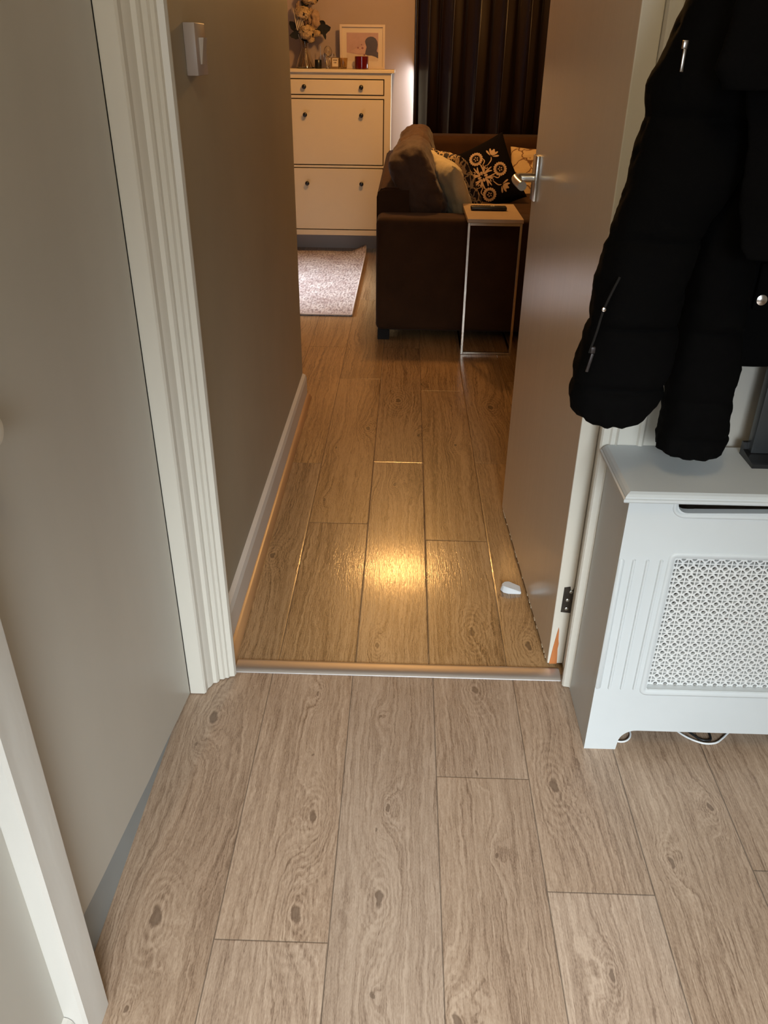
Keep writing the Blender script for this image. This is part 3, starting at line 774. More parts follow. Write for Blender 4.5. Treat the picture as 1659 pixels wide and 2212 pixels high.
# ------------------------------------------------------------------ coats
def interp(tab, z):
    tab = sorted(tab)
    if z <= tab[0][0]: return tab[0][1]
    for (a, p), (b, q) in zip(tab, tab[1:]):
        if z <= b: return p+(q-p)*(z-a)/(b-a)
    return tab[-1][1]
def padded(zs_left, zs_right, yc, depth, ztop, zbot, seams, seed, nz=150, nt=56, puff=.05, gather=True, skew=0.0):
    """vertical padded tube: left/right outlines as (z, x) tables, seams as z values"""
    bm = BM(); rings = []
    ss = sorted(seams+[ztop, zbot])
    for i in range(nz+1):
        z = zbot+(ztop-zbot)*i/nz
        xl, xr = interp(zs_left, z), interp(zs_right, z)
        # seam pinch
        lo = max([s for s in ss if s <= z+1e-6] or [zbot]); hi = min([s for s in ss if s > z+1e-6] or [ztop])
        t = (z-lo)/max(1e-4, hi-lo)
        pin = (1-(2*t-1)**6)
        k = 1-puff*(1-pin)
        cx = (xl+xr)/2; rx = (xr-xl)/2; ry = depth/2*(0.80+0.20*math.sqrt(max(0, pin)))
        if gather:
            e = max(0, 1-(z-zbot)/.012); ry *= 1-.25*e*e
        ring = []
        for j in range(nt):
            a = 2*PI*j/nt; ca, sa = math.cos(a), math.sin(a)
            n_ = 2.5
            rr_ = 1/((abs(ca)**n_+abs(sa)**n_)**(1/n_))
            p = Vector((cx+rx*k*rr_*ca, yc+ry*k*rr_*sa, z))
            nn = noise.fractal(Vector((p.x*13+seed, p.y*13, p.z*14)), .6, 2, 4)
            g = .0045*nn
            if gather:
                e = max(0, 1-(z-zbot)/.05); g += .0035*e*math.sin(a*11+seed)
            p += Vector((ca, sa, 0))*g
            zz = skew*(p.x-cx)
            if gather: zz += .006*noise.noise(Vector((a*2.0, seed, 0)))*max(0, 1-(z-zbot)/.03)
            p.z += zz
            ring.append(bm.verts.new(p))
        rings.append(ring)
    for A, B_ in zip(rings, rings[1:]):
        for j in range(nt): bm.faces.new((A[j], A[(j+1) % nt], B_[(j+1) % nt], B_[j]))
    for R_, s_ in ((rings[0], -1), (rings[-1], 1)):
        c = bm.verts.new(sum((v.co for v in R_), Vector())/nt+Vector((0, 0, -s_*.004)))
        for j in range(nt): bm.faces.new((R_[j], R_[(j+1) % nt], c) if s_ > 0 else (R_[(j+1) % nt], R_[j], c))
    bmesh.ops.recalc_face_normals(bm, faces=bm.faces[:])
    return bm
# assumed unseen rail above the frame that carries the coats
cr_ = empty('assumed_coat_rail', (.8, 1.43, 1.64), 'assumed white wooden coat rail on the wall above the hanging black coats', 'coat rail')
b = BM(); box(b, .45, 1.4, 1.424, 1.4445, 1.60, 1.68, bev=.003); obj('board', b, M_TRIM, cr_)
for hx_ in (.50, .75, 1.0, 1.25):
    b = BM(); tube(b, smooth_path([(hx_, 1.425, 1.63), (hx_, 1.36, 1.62), (hx_, 1.34, 1.63), (hx_, 1.335, 1.66)], 5), .006, 10); obj('hook', b, M_CHROME, cr_, smooth=60)

pj = empty('puffer_jacket', (.42, 1.30, 1.62), 'black quilted puffer jacket with pocket zip hanging nearest the open door', 'jacket', 'black coats on the hall rail')
lt = [(1.60, .44), (1.45, .405), (1.338, .367), (1.246, .334), (1.177, .333), (1.096, .320), (1.044, .307), (.975, .298), (.91, .294), (.872, .290), (.840, .284), (.817, .280), (.784, .279), (.762, .284), (.748, .296), (.740, .315)]
rt = [(1.60, .56), (1.40, .54), (1.20, .50), (1.10, .470), (1.059, .450), (.977, .434), (.859, .434), (.80, .432), (.777, .425), (.755, .405), (.740, .378)]
obj('body', padded([(z, x) for z, x in lt], [(z, x) for z, x in rt], 1.278, .125, 1.60, .738, [.806, .905, 1.035, 1.20, 1.38], 3.1), M_BLACKCOAT, pj, smooth=180)
lt2 = [(1.55, .47), (1.20, .455), (1.06, .452), (.95, .452), (.85, .451), (.776, .449), (.72, .453), (.70, .447), (.672, .452), (.664, .468)]
rt2 = [(1.55, .62), (1.20, .58), (1.014, .545), (.93, .549), (.828, .562), (.79, .560), (.766, .566), (.72, .566), (.694, .571), (.668, .562), (.660, .545)]
obj('sleeve', padded([(z, x) for z, x in lt2], [(z, x) for z, x in rt2], 1.315, .10, 1.55, .660, [.700, .769, .885, 1.03, 1.2, 1.36], 9.7), M_BLACKCOAT, pj, smooth=180)
def puller(name, x, y, z, ln, mat, par, tilt=0.0, w=.0032):
    b = BM()
    box(b, x-w*1.1, x+w*1.1, y-.003, y+.003, z-.006, z+.004, bev=.001)
    o_ = obj(name, b, mat, par, smooth=40)
    b = BM(); box(b, x-w*.7, x+w*.7, y-.004, y-.0015, z-.006-ln, z-.006, bev=.0008)
    bmesh.ops.rotate(b, verts=b.verts, cent=(x, y, z-.006), matrix=Matrix.Rotation(tilt, 3, 'Y'))
    obj('pull_tab', b, mat, o_, smooth=40)
    return o_
z1 = puller('zip_slider', .353, 1.2095, 1.288, .026, M_ZIP, pj)
puller('zip_slider', .2915, 1.2115, .880, .030, M_ZIPDARK, pj, tilt=.18)
b = BM(); tube(b, smooth_path([(.287, 1.213, .874), (.293, 1.211, .905), (.300, 1.211, .945), (.316, 1.2125, .99)], 6), .0018, 6); obj('zip_teeth', b, M_FOOT, pj)
b = BM(); lathe(b, [(0, .003), (.003, .002), (.0032, 0)], 0, 0, n=12); bmesh.ops.rotate(b, verts=b.verts, matrix=Matrix.Rotation(PI/2, 3, 'X')); bmesh.ops.translate(b, verts=b.verts, vec=(.2985, 1.2085, .943)); obj('zip_stop', b, M_SNAP, pj, smooth=60)

sj = empty('jacket', (.75, 1.37, 1.62), 'black jacket hanging behind the puffer, with a round silver snap near its hem', 'jacket', 'black coats on the hall rail')
obj('body', padded([(1.6, .60), (1.3, .55), (.95, .47), (.815, .455)], [(1.6, .95), (1.3, 1.02), (.95, 1.05), (.815, 1.04)], 1.397, .046, 1.60, .800, [.86, 1.0, 1.2, 1.4], 5.5, gather=False, puff=.02), M_BLACKCOAT, sj, smooth=180)
b = BM(); box(b, .586, .67, 1.366, 1.376, .903, .98, bev=.003); obj('pocket_flap', b, M_BLACKCOAT, sj)
b = BM(); lathe(b, [(0, .0035), (.004, .003), (.0088, .0014), (.0094, -.004)], 0, 0, n=24); bmesh.ops.rotate(b, verts=b.verts, matrix=Matrix.Rotation(PI/2, 3, 'X')); bmesh.ops.translate(b, verts=b.verts, vec=(.597, 1.3645, .921)); o = obj('snap_button', b, M_SNAP, sj, smooth=60); o['label'] = 'round polished silver snap'
ck = empty('coat', (.7, 1.22, 1.62), 'plain black wool coat draped in front of the two jackets at the right edge', 'coat', 'black coats on the hall rail')
obj('body', padded([(1.6, .50), (1.23, .434), (1.15, .450), (1.035, .468), (1.025, .478)], [(1.6, .9), (1.3, .93), (1.02, .90)], 1.180, .048, 1.60, 1.022, [], 2.2, gather=False, puff=.01, skew=-.02), M_BLACKWOOL, ck, smooth=180)
obj('hood', padded([(1.6, .42), (1.35, .395), (1.26, .380), (1.238, .39)], [(1.6, .85), (1.35, .86), (1.238, .84)], 1.158, .085, 1.60, 1.238, [], 4.2, gather=False, puff=.02), M_BLACKWOOL, ck, smooth=180)

# ------------------------------------------------------------------ LIVING ROOM : rug
def rug():
    b = BM(); x0, x1, y0, y1 = -1.75, -.292, 4.40, 6.03; nx, ny = 90, 90; g = []
    for j in range(ny+1):
        row = []
        for i in range(nx+1):
            u, v = i/nx, j/ny; x = x0+(x1-x0)*u; y = y0+(y1-y0)*v+.004*math.sin(u*9)
            z = .009+.002*noise.noise(Vector((x*6, y*6, 0)))
            d = max(0, (u-.93)/.07)*max(0, (v-.93)/.07); z += .05*d
            e = max(0, 1-v/.02); z += .006*e*max(0, math.sin((u-.6)*21))*(.6 < u < .78)
            row.append(b.verts.new((x, y, z)))
        g.append(row)
    for j in range(ny):
        for i in range(nx): b.faces.new((g[j][i], g[j][i+1], g[j+1][i+1], g[j+1][i]))
    r = bmesh.ops.extrude_face_region(b, geom=b.faces[:])
    for v in [e for e in r['geom'] if isinstance(e, bmesh.types.BMVert)]:
        v.co.z = max(.0008, v.co.z-.008)
    bmesh.ops.recalc_face_normals(b, faces=b.faces[:])
    return b
rg = empty('rug', (-1.0, 5.2, 0), 'pale grey-pink woven rug in front of the white shoe cabinet', 'rug')
obj('pile', rug(), M_RUG, rg, smooth=50)
b = BM(); zz = lambda x, y: .0125
tube(b, [(-1.75, 4.4, .0095), (-1.2, 4.405, .0095), (-.70, 4.40, .0095), (-.61, 4.402, .013), (-.55, 4.40, .0095), (-.292, 4.401, .0095)], .0045, 6)
tube(b, [(-.291, 4.401, .0095), (-.291, 5.0, .0095), (-.291, 5.86, .0095), (-.291, 5.95, .016), (-.292, 6.03, .055)], .0045, 6)
obj('binding', b, fabric('rug_binding', (.50, .42, .38), .9, .1, 300), rg, smooth=60)

# ------------------------------------------------------------------ shoe cabinet
YC = 5.955
sc_ = empty('shoe_cabinet', (-.505, 6.07, .13), 'tall white shoe cabinet with black knobs against the far wall', 'shoe cabinet')
bx0, bx1 = -.886, -.124
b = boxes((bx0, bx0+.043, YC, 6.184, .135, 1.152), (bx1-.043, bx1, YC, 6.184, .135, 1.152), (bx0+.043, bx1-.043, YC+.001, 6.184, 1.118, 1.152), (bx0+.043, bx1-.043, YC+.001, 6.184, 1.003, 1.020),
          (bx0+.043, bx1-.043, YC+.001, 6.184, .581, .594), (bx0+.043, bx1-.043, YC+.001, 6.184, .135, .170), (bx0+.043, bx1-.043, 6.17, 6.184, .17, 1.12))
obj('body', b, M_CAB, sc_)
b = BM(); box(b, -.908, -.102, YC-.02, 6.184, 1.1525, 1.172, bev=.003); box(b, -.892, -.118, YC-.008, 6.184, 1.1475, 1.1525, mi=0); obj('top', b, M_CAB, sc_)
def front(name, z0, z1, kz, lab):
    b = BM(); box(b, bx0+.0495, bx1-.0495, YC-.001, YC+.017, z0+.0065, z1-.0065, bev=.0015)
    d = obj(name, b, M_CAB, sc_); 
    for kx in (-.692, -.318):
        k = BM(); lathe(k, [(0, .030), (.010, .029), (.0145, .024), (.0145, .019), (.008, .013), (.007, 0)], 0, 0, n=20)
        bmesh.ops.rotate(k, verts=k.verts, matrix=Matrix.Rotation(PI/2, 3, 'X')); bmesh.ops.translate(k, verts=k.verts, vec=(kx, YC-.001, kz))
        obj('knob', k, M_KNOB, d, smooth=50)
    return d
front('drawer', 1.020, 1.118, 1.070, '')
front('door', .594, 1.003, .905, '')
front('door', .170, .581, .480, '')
b = BM(); box(b, bx0+.044, bx1-.044, YC+.03, YC+.04, .17, 1.118); obj('gap_shade_board', b, M_CABDARK, sc_)  # dark sheet whose colour stands in for shade in the front gaps

# ------------------------------------------------------------------ things on the cabinet
ZT = 1.172
vs = empty('vase', (-.695, 6.09, ZT), 'hourglass clear glass vase of dried stems at the left on the cabinet', 'vase')
b = BM(); lathe(b, [(0, 0.0005), (.058, .0005), (.062, .004), (.050, .05), (.030, .10), (.022, .125), (.032, .165), (.048, .21), (.050, .212), (.046, .21), (.030, .165), (.0195, .125), (.027, .10), (.047, .05), (.058, .008), (.05, .005), (0, .005)], -.695, 6.09, ZT, n=40)
obj('vase_glass', b, M_GLASS, vs, smooth=60)
bq = empty('dried_bouquet', (-.695, 6.09, ZT+.006), 'bouquet of dried cream flowers and dark leaves standing in the glass vase', 'dried flowers')
r5 = random.Random(11); b = BM()
for k in range(18):
    a = r5.uniform(0, 2*PI); r0 = r5.uniform(.015, .045); a2 = a+PI+r5.uniform(-.5, .5); r1 = r5.uniform(.015, .045)
    p0 = Vector((-.695+r0*math.cos(a), 6.09+r0*math.sin(a), ZT+.008)); pm = Vector((-.695+r5.uniform(-.011, .011), 6.09+r5.uniform(-.011, .011), ZT+.125))
    p1 = Vector((-.695+r1*math.cos(a2)*.6, 6.09+r1*math.sin(a2)*.6, ZT+.22)); p2 = p1+Vector((r5.uniform(-.04, .04), r5.uniform(-.03, .02), .12))
    tube(b, smooth_path([p0, pm, p1, p2], 5), r5.uniform(.0016, .003), 6)
obj('stems', b, M_STEM, bq, smooth=60)
def petals(b, c, R, n, rs, flat=.5):
    for k in range(n):
        d = Vector((rs.gauss(0, 1), rs.gauss(0, 1), rs.gauss(0, 1))).normalized()
        p = Vector(c)+Vector((d.x*R, d.y*R*.7, d.z*R*flat))
        t1 = d.cross(Vector((rs.gauss(0, 1), rs.gauss(0, 1), rs.gauss(0, 1)))).normalized(); t2 = d.cross(t1)
        s = R*rs.uniform(.25, .42)
        m = b.verts.new(p+d*s*.4)
        rim = [b.verts.new(p+(t1*math.cos(2*PI*q/6)+t2*math.sin(2*PI*q/6))*s+d*rs.uniform(-.2, .5)*s) for q in range(6)]
        for q in range(6): b.faces.new((m, rim[q], rim[(q+1) % 6]))
for c, R in (((-.672, 6.05, ZT+.205), .048), ((-.650, 6.05, ZT+.165), .022), ((-.610, 6.06, ZT+.20), .022), ((-.700, 6.06, ZT+.31), .045), ((-.655, 6.08, ZT+.40), .05)):
    b = BM(); petals(b, c, R, 90, r5, .75); obj('bloom', b, M_BLOOM, bq)
for c, sz in (((-.618, 6.08, ZT+.275), (.055, .035, .12)), ((-.655, 6.09, ZT+.29), (.03, .03, .10)), ((-.735, 6.08, ZT+.30), (.03, .03, .16))):
    obj('seed_pod', soft_box(c, sz, Matrix.Rotation(r5.uniform(-.3, .3), 3, 'Y'), n=2.3, cuts=8, namp=.012, nfreq=30, seed=c[0]), M_DUSTY, bq, smooth=60)
def leaf(b, p, d, ln, wd_l, rs):
    d = Vector(d).normalized(); s = d.cross(Vector((rs.uniform(-.3, .3), -1, rs.uniform(-.3, .3)))).normalized()
    L_, R_, C_ = [], [], []
    for k in range(7):
        t = k/6; w = wd_l*math.sin(PI*min(1, t*.94+.05))**.8*(1+.15*math.sin(k*3)); c = Vector(p)+d*ln*t+Vector((0, -.008*t*t, -.02*t*t))
        C_.append(b.verts.new(c+Vector((0, .004, 0)))); L_.append(b.verts.new(c+s*w)); R_.append(b.verts.new(c-s*w))
    for k in range(6):
        b.faces.new((L_[k], L_[k+1], C_[k+1], C_[k])); b.faces.new((C_[k], C_[k+1], R_[k+1], R_[k]))
for p, d, ln, w in (((-.645, 6.06, ZT+.195), (1, 0, .55), .075, .020), ((-.612, 6.06, ZT+.205), (1, 0, .55), .105, .030), ((-.575, 6.06, ZT+.225), (.5, 0, -.9), .045, .012), ((-.70, 6.055, ZT+.185), (-1, 0, .25), .09, .026), ((-.70, 6.06, ZT+.21), (1, 0, -.35), .07, .020), ((-.715, 6.06, ZT+.17), (1, 0, .1), .085, .022),
                  ((-.66, 6.09, ZT+.25), (.15, 0, 1), .06, .02), ((-.69, 6.075, ZT+.33), (.15, 0, 1), .09, .028), ((-.585, 6.07, ZT+.235), (.3, 0, 1), .06, .024), ((-.735, 6.07, ZT+.2), (-.6, 0, 1), .1, .024), ((-.64, 6.08, ZT+.36), (.5, 0, 1), .08, .026)):
    b = BM(); leaf(b, p, d, ln, w, r5); obj('leaf', b, M_DLEAF, bq, smooth=60)
for k in range(5):
    b = BM(); x = -.755+k*.011; tube(b, [(x+.03, 6.06, ZT+.17), (x+.012, 6.055, ZT+.25), (x-.003, 6.05, ZT+.34)], [.003, .0038, .001], 6); obj('bract', b, M_MAT, bq, smooth=60)

b = BM(); lathe(b, [(0, .0005), (.021, .0005), (.023, .004), (.0225, .050), (.021, .052), (.0205, .012), (0, .010)], -.608, 6.07, ZT, n=28)
tag(obj('votive_jar', b, paint('black_glass', (.005, .006, .007), .3, .02, 0), smooth=40, at=(-.608, 6.07, ZT)), 'small black candle jar on the cabinet beside the glass vase', 'candle jar')
tc = empty('tealight_holder', (-.545, 6.085, ZT), 'silver wire tealight holder with tall thin wire behind the black jar', 'candle holder')
b = BM()
tube(b, [(-.594, 6.10, ZT+.002), (-.594, 6.10, ZT+.132)], .0017, 6)
for k in range(6):
    a = k*PI/3; tube(b, smooth_path([(-.545+.004*math.cos(a), 6.085+.004*math.sin(a), ZT+.004), (-.545+.018*math.cos(a), 6.085+.018*math.sin(a), ZT+.035), (-.545+.030*math.cos(a), 6.085+.030*math.sin(a), ZT+.085)], 5), .0014, 6)
lathe(b, [(0, .0005), (.016, .0005), (.014, .004), (0, .006)], -.545, 6.085, ZT, n=20)
tube(b, [(-.594, 6.10, ZT+.004), (-.57, 6.09, ZT+.003), (-.545, 6.085, ZT+.003)], .0014, 6)
obj('wire_stand', b, M_SILVER, tc, smooth=60)
b = BM(); lathe(b, [(0, .062), (.012, .063), (.024, .078), (.028, .098), (.022, .118), (.010, .130), (.009, .128), (.021, .116), (.0265, .098), (.0225, .079), (0, .066)], -.545, 6.085, ZT, n=28); obj('glass_bulb', b, M_GLASS, tc, smooth=60)
pf = empty('perfume_bottle', (-.497, 6.06, ZT), 'square glass perfume bottle with a cream label between the wires and the picture', 'bottle')
b = BM(); box(b, -.523, -.472, 6.045, 6.075, ZT+.0005, ZT+.066, bev=.003); obj('bottle_glass', b, M_AMBERGLASS, pf, smooth=30)
b = BM(); box(b, -.506, -.489, 6.052, 6.068, ZT+.0665, ZT+.088, bev=.002); obj('cap', b, M_GLASS, pf, smooth=30)
b = BM(); box(b, -.514, -.475, 6.0438, 6.0448, ZT+.014, ZT+.062)
for (a0, a1, zc) in ((-.508, -.5045, .0505), (-.503, -.4995, .0505), (-.498, -.4945, .0505), (-.493, -.4895, .0505), (-.488, -.4825, .0505), (-.504, -.5015, .0365), (-.4975, -.493, .0365), (-.4915, -.487, .0365)):
    box(b, a0, a1, 6.0434, 6.0438, ZT+zc-.004, ZT+zc+.004, mi=1)
obj('label', b, [M_PAPER, M_INK], pf)
b = BM(); lathe(b, [(0, .0005), (.0235, .0005), (.026, .010), (.0315, .064), (.0300, .064), (.0245, .012), (0, .008)], -.443, 6.045, ZT, n=28)
tag(obj('votive_glass', b, M_AMBERGLASS, smooth=60, at=(-.443, 6.045, ZT)), 'small tapered amber-tinted glass votive in front of the picture frame', 'votive glass')
rcn = empty('candle', (-.320, 6.035, ZT), 'red glass candle jar in front of the picture on the cabinet', 'candle')
b = BM(); lathe(b, [(0, .0005), (.040, .0005), (.044, .004), (.0455, .073), (.044, .0745), (.0425, .073), (.041, .055), (0, .055)], -.320, 6.035, ZT, n=40); obj('jar', b, M_REDGLASS, rcn, smooth=40)
b = BM(); tube(b, [(-.32, 6.035, ZT+.054), (-.319, 6.035, ZT+.063)], .0012, 6); obj('wick', b, M_INK, rcn)
# picture
pc = empty('picture_frame', (-.318, 6.12, ZT), 'white framed pink print of a dark-haired figure leaning on the wall atop the cabinet', 'picture')
PA = dict(x0=-.466, x1=-.170, z0=ZT+.0008, z1=ZT+.254)
def pl(b, poly, y, mi):  # flat polygon on picture
    vs_ = [b.verts.new((x, y, z)) for x, z in poly]; f = b.faces.new(vs_); f.material_index = mi
    f.normal_update()
    if f.normal.y > 0: f.normal_flip()
fx0, fx1, fz0, fz1 = PA['x0'], PA['x1'], PA['z0'], PA['z1']; yf = 6.095
b = BM(); t_ = .015
box(b, fx0, fx0+t_, yf, yf+.022, fz0, fz1, bev=.001); box(b, fx1-t_, fx1, yf, yf+.022, fz0, fz1, bev=.001)
box(b, fx0+t_, fx1-t_, yf, yf+.022, fz0, fz0+t_, bev=.001); box(b, fx0+t_, fx1-t_, yf, yf+.022, fz1-t_, fz1, bev=.001)
obj('frame', b, M_PFRAME, pc)
b = BM(); box(b, fx0+t_, fx1-t_, yf+.012, yf+.016, fz0+t_, fz1-t_, mi=0)
px0, px1, pz0, pz1 = fx0+.044, fx1-.044, fz0+.046, fz1-.046
def PQ(u, v): return (px0+(px1-px0)*u, pz0+(pz1-pz0)*v)
yy = yf+.0115
pl(b, [PQ(0, 0), PQ(1, 0), PQ(1, 1), PQ(0, 1)], yy, 1)
pl(b, [PQ(0, 0), PQ(1, 0), PQ(1, .22), PQ(.7, .25), PQ(.4, .22), PQ(0, .30)], yy-.0002, 2)
pl(b, [PQ(.12, .34), PQ(.2, .40), PQ(.34, .47), PQ(.5, .52), PQ(.62, .62), PQ(.66, .80), PQ(.74, .88), PQ(.86, .70), PQ(.8, .4), PQ(.66, .24), PQ(.5, .27), PQ(.3, .28)], yy-.0004, 4)
hair = [PQ(.58, .70), PQ(.61, .78), PQ(.67, .84), PQ(.75, .87), PQ(.84, .86), PQ(.92, .80), PQ(.97, .70), PQ(.985, .58), PQ(.97, .46), PQ(.95, .36), PQ(1.0, .30), PQ(1.0, .10), PQ(.90, .16), PQ(.78, .20), PQ(.66, .20), PQ(.58, .24), PQ(.60, .36), PQ(.63, .50), PQ(.60, .60)]
pl(b, hair, yy-.0006, 3)
for cu, cv, r_ in ((.36, .47, .030), (.50, .46, .036), (.47, .58, .02), (.56, .22, .03), (.42, .42, .012)):
    pl(b, [PQ(cu+r_*math.cos(2*PI*k/10), cv+r_*1.2*math.sin(2*PI*k/10)) for k in range(10)], yy-.0008, 5)
obj('print', b, [M_MAT, M_PINK, M_PALE, M_HAIR, M_SKIN, M_ROSE], pc)
b = BM(); prism(b, [(yf+.022, fz0+.16), (6.182, fz0+.002), (6.176, fz0+.002), (yf+.022, fz0+.145)], 'x', -.335, -.30); obj('strut', b, M_CABDARK, pc)

# ------------------------------------------------------------------ curtain
def curtain(x0, x1, z0, z1, nz=40):
    b = BM(); cols_ = []; nx = int((x1-x0)/.006); g = []
    for i in range(nx+1):
        x = x0+(x1-x0)*i/nx; col = []
        for j in range(nz+1):
            t = j/nz; z = z0+(z1-z0)*t
            ph = 2*PI*(x-x0)/.155+.5*math.sin(x*5.1+.7)
            amp = .040*(1-.25*t)*(1 if x > x0+.02 else .3)
            xx = x+.010*math.sin(z*1.6+x*9)*(1-t)+.012*math.sin(2*ph)
            y = 6.06+amp*math.sin(ph+.25*math.sin(z*1.9+x*3))+.006*noise.noise(Vector((x*9, z*2.2, 1)))
            col.append(b.verts.new((xx, y, z)))
        g.append(col)
    for A, B_ in zip(g, g[1:]):
        for j in range(nz): b.faces.new((A[j], B_[j], B_[j+1], A[j+1]))
    bmesh.ops.recalc_face_normals(b, faces=b.faces[:])
    return b
cu = empty('curtain', (1.2, 6.06, 0), 'full-length dark brown pleated curtain drawn behind the sofa', 'curtain')
o = obj('drape', curtain(.012, 2.4, .02, 2.2), M_CURTAIN, cu, smooth=180)
md = o.modifiers.new('thick', 'SOLIDIFY'); md.thickness = .002
b = BM(); tube(b, [(-.08, 6.06, 2.24), (2.5, 6.06, 2.24)], .014, 12)
for x in (0.0, 2.42): box(b, x-.01, x+.01, 6.06, 6.2, 2.23, 2.25)
obj('curtain_pole', b, M_LAMPBRASS, cu, smooth=50)

# ------------------------------------------------------------------ sofa
so = empty('sofa', (.5, 4.9, 0), 'dark brown corner sofa with loose back cushions, its arm end facing the doorway', 'sofa')
def rbox(x0, x1, y0, y1, z0, z1, bev, seg=6): b = BM(); box(b, x0, x1, y0, y1, z0, z1, bev=bev, seg=seg); return b
obj('arm', rbox(-.145, .90, 4.00, 4.185, .045, .592, .032), M_SOFA, so, smooth=60)
b = BM()
prism(b, [(-.150, .045), (.02, .045), (.02, .70), (-.118, .70), (-.140, .688), (-.150, .665)], 'y', 4.186, 5.95)
bmesh.ops.bevel(b, geom=b.edges[:], offset=.010, segments=3, affect='EDGES')
o = obj('back_frame', b, M_SOFA, so, smooth=60)
obj('seat_base', rbox(.021, .93, 4.186, 5.6, .05, .30, .015, 3), M_SOFA, so, smooth=60)
obj('seat_cushion', soft_box((.49, 4.87, .405), (.93, 1.36, .22), n=9, cuts=20, namp=.012, nfreq=6, seed=1), M_SOFA, so, smooth=180)
obj('seat_cushion', soft_box((1.42, 5.25, .405), (.90, .74, .22), n=9, cuts=16, namp=.012, nfreq=6, seed=2), M_SOFA, so, smooth=180)
obj('seat_base', rbox(.931, 1.95, 4.88, 5.6, .05, .30, .015, 3), M_SOFA, so, smooth=60)
def farback():
    b = rbox(.10, 1.95, 5.62, 5.86, .05, .815, .05, 6)
    return b
obj('back_frame', farback(), M_SOFA, so, smooth=60)
for x, y in ((-.105, 4.03), (.84, 4.03), (-.105, 5.8), (1.85, 5.8), (1.85, 4.95)):
    obj('foot', rbox(x-.03, x+.03, y-.025, y+.03, 0, .05, .003, 2), M_FOOT, so)
def slouch(q, p):
    # lean: top flops to the left and forward
    t = (q.z+.2)/.4
    q.x += .03*math.sin(q.y*7)*.4
    q.z += -.05*(abs(q.x)/.14)**2*(1 if q.z > 0 else 0)
    return q
R1 = Matrix.Rotation(-.42, 3, 'Y')
obj('back_cushion', soft_box((.055, 4.47, .708), (.215, .56, .37), R1, n=5.5, cuts=30, namp=.013, nfreq=9, seed=3, fn=slouch), M_SOFALIGHT, so, smooth=180)
obj('back_cushion', soft_box((.070, 5.10, .715), (.20, .60, .38), Matrix.Rotation(-.30, 3, 'Y'), n=4.5, cuts=30, namp=.014, nfreq=9, seed=8, fn=slouch), M_SOFALIGHT, so, smooth=180)

# cushions: square pillow with pointed corners. local x,y in plane, z thickness
def pil_surf(u, v, t, w, h):
    e = (1-abs(u)**2.2)*(1-abs(v)**2.2)
    z = t*max(0, e)**.42
    pin = 1-.07*(1-abs(v)**2)*abs(u)**4
    pin2 = 1-.07*(1-abs(u)**2)*abs(v)**4
    return Vector((u*w/2*pin, v*h/2*pin2, z))
def pillow(w, h, t, M, n=40, namp=.006, seed=0):
    b = BM(); F_, K_ = [], []
    for j in range(n+1):
        a, c = [], []
        for i in range(n+1):
            u, v = -1+2*i/n, -1+2*j/n
            u = math.sin(u*PI/2); v = math.sin(v*PI/2)
            p = pil_surf(u, v, t/2, w, h)
            nn = namp*noise.fractal(Vector((p.x*14+seed, p.y*14, seed)), .6, 2, 3)
            edge = i in (0, n) or j in (0, n)
            q = b.verts.new(M @ (p+Vector((0, 0, nn if not edge else 0))))
            a.append(q)
            c.append(q if edge else b.verts.new(M @ Vector((p.x, p.y, -p.z-nn))))
        F_.append(a); K_.append(c)
    for j in range(n):
        for i in range(n):
            b.faces.new((F_[j][i], F_[j][i+1], F_[j+1][i+1], F_[j+1][i]))
            b.faces.new((K_[j][i], K_[j+1][i], K_[j+1][i+1], K_[j][i+1]))
    return b
def frame_mat(c, xdir, ydir):
    x = Vector(xdir).normalized(); y = Vector(ydir); y = (y-x*y.dot(x)).normalized(); z = x.cross(y)
    M = Matrix((x, y, z)).transposed().to_4x4(); M.translation = c; return M
# cream cushion leaning on brown cushion (faces +x/-y)
M1 = frame_mat((.232, 4.33, .675), (.62, -.62, -.35), (-.35, 0.15, .95))
M1 = frame_mat((.225, 4.40, .665), (.30, -.90, -.10), (-.38, -.06, .92))
tag(obj('cushion', pillow(.36, .33, .12, M1, seed=1, namp=.010), M_CREAM, smooth=180, at=(.225, 4.40, .665)), 'plain cream cushion squeezed between the brown back cushion and the side table', 'cushion', 'scatter cushions on the sofa')
M2 = frame_mat((.268, 4.66, .668), (.42, -.90, -.02), (-.46, -.16, .87))
tag(obj('cushion', pillow(.36, .35, .11, M2, seed=5, namp=.009), M_CRACKLE, smooth=180, at=(.268, 4.66, .668)), 'cream cushion with a black branching pattern, between the plain cream and the black one', 'cushion', 'scatter cushions on the sofa')
# cream cushion with brown outlines on the far right
M3 = frame_mat((.85, 5.44, .600), (1, -.06, -.02), (.02, .42, .90))
tag(obj('cushion', pillow(.44, .36, .14, M3, seed=8, namp=.008), M_LINES, smooth=180, at=(.85, 5.44, .600)), 'tan cushion with brown outline pattern seen behind the door handle', 'cushion', 'scatter cushions on the sofa')
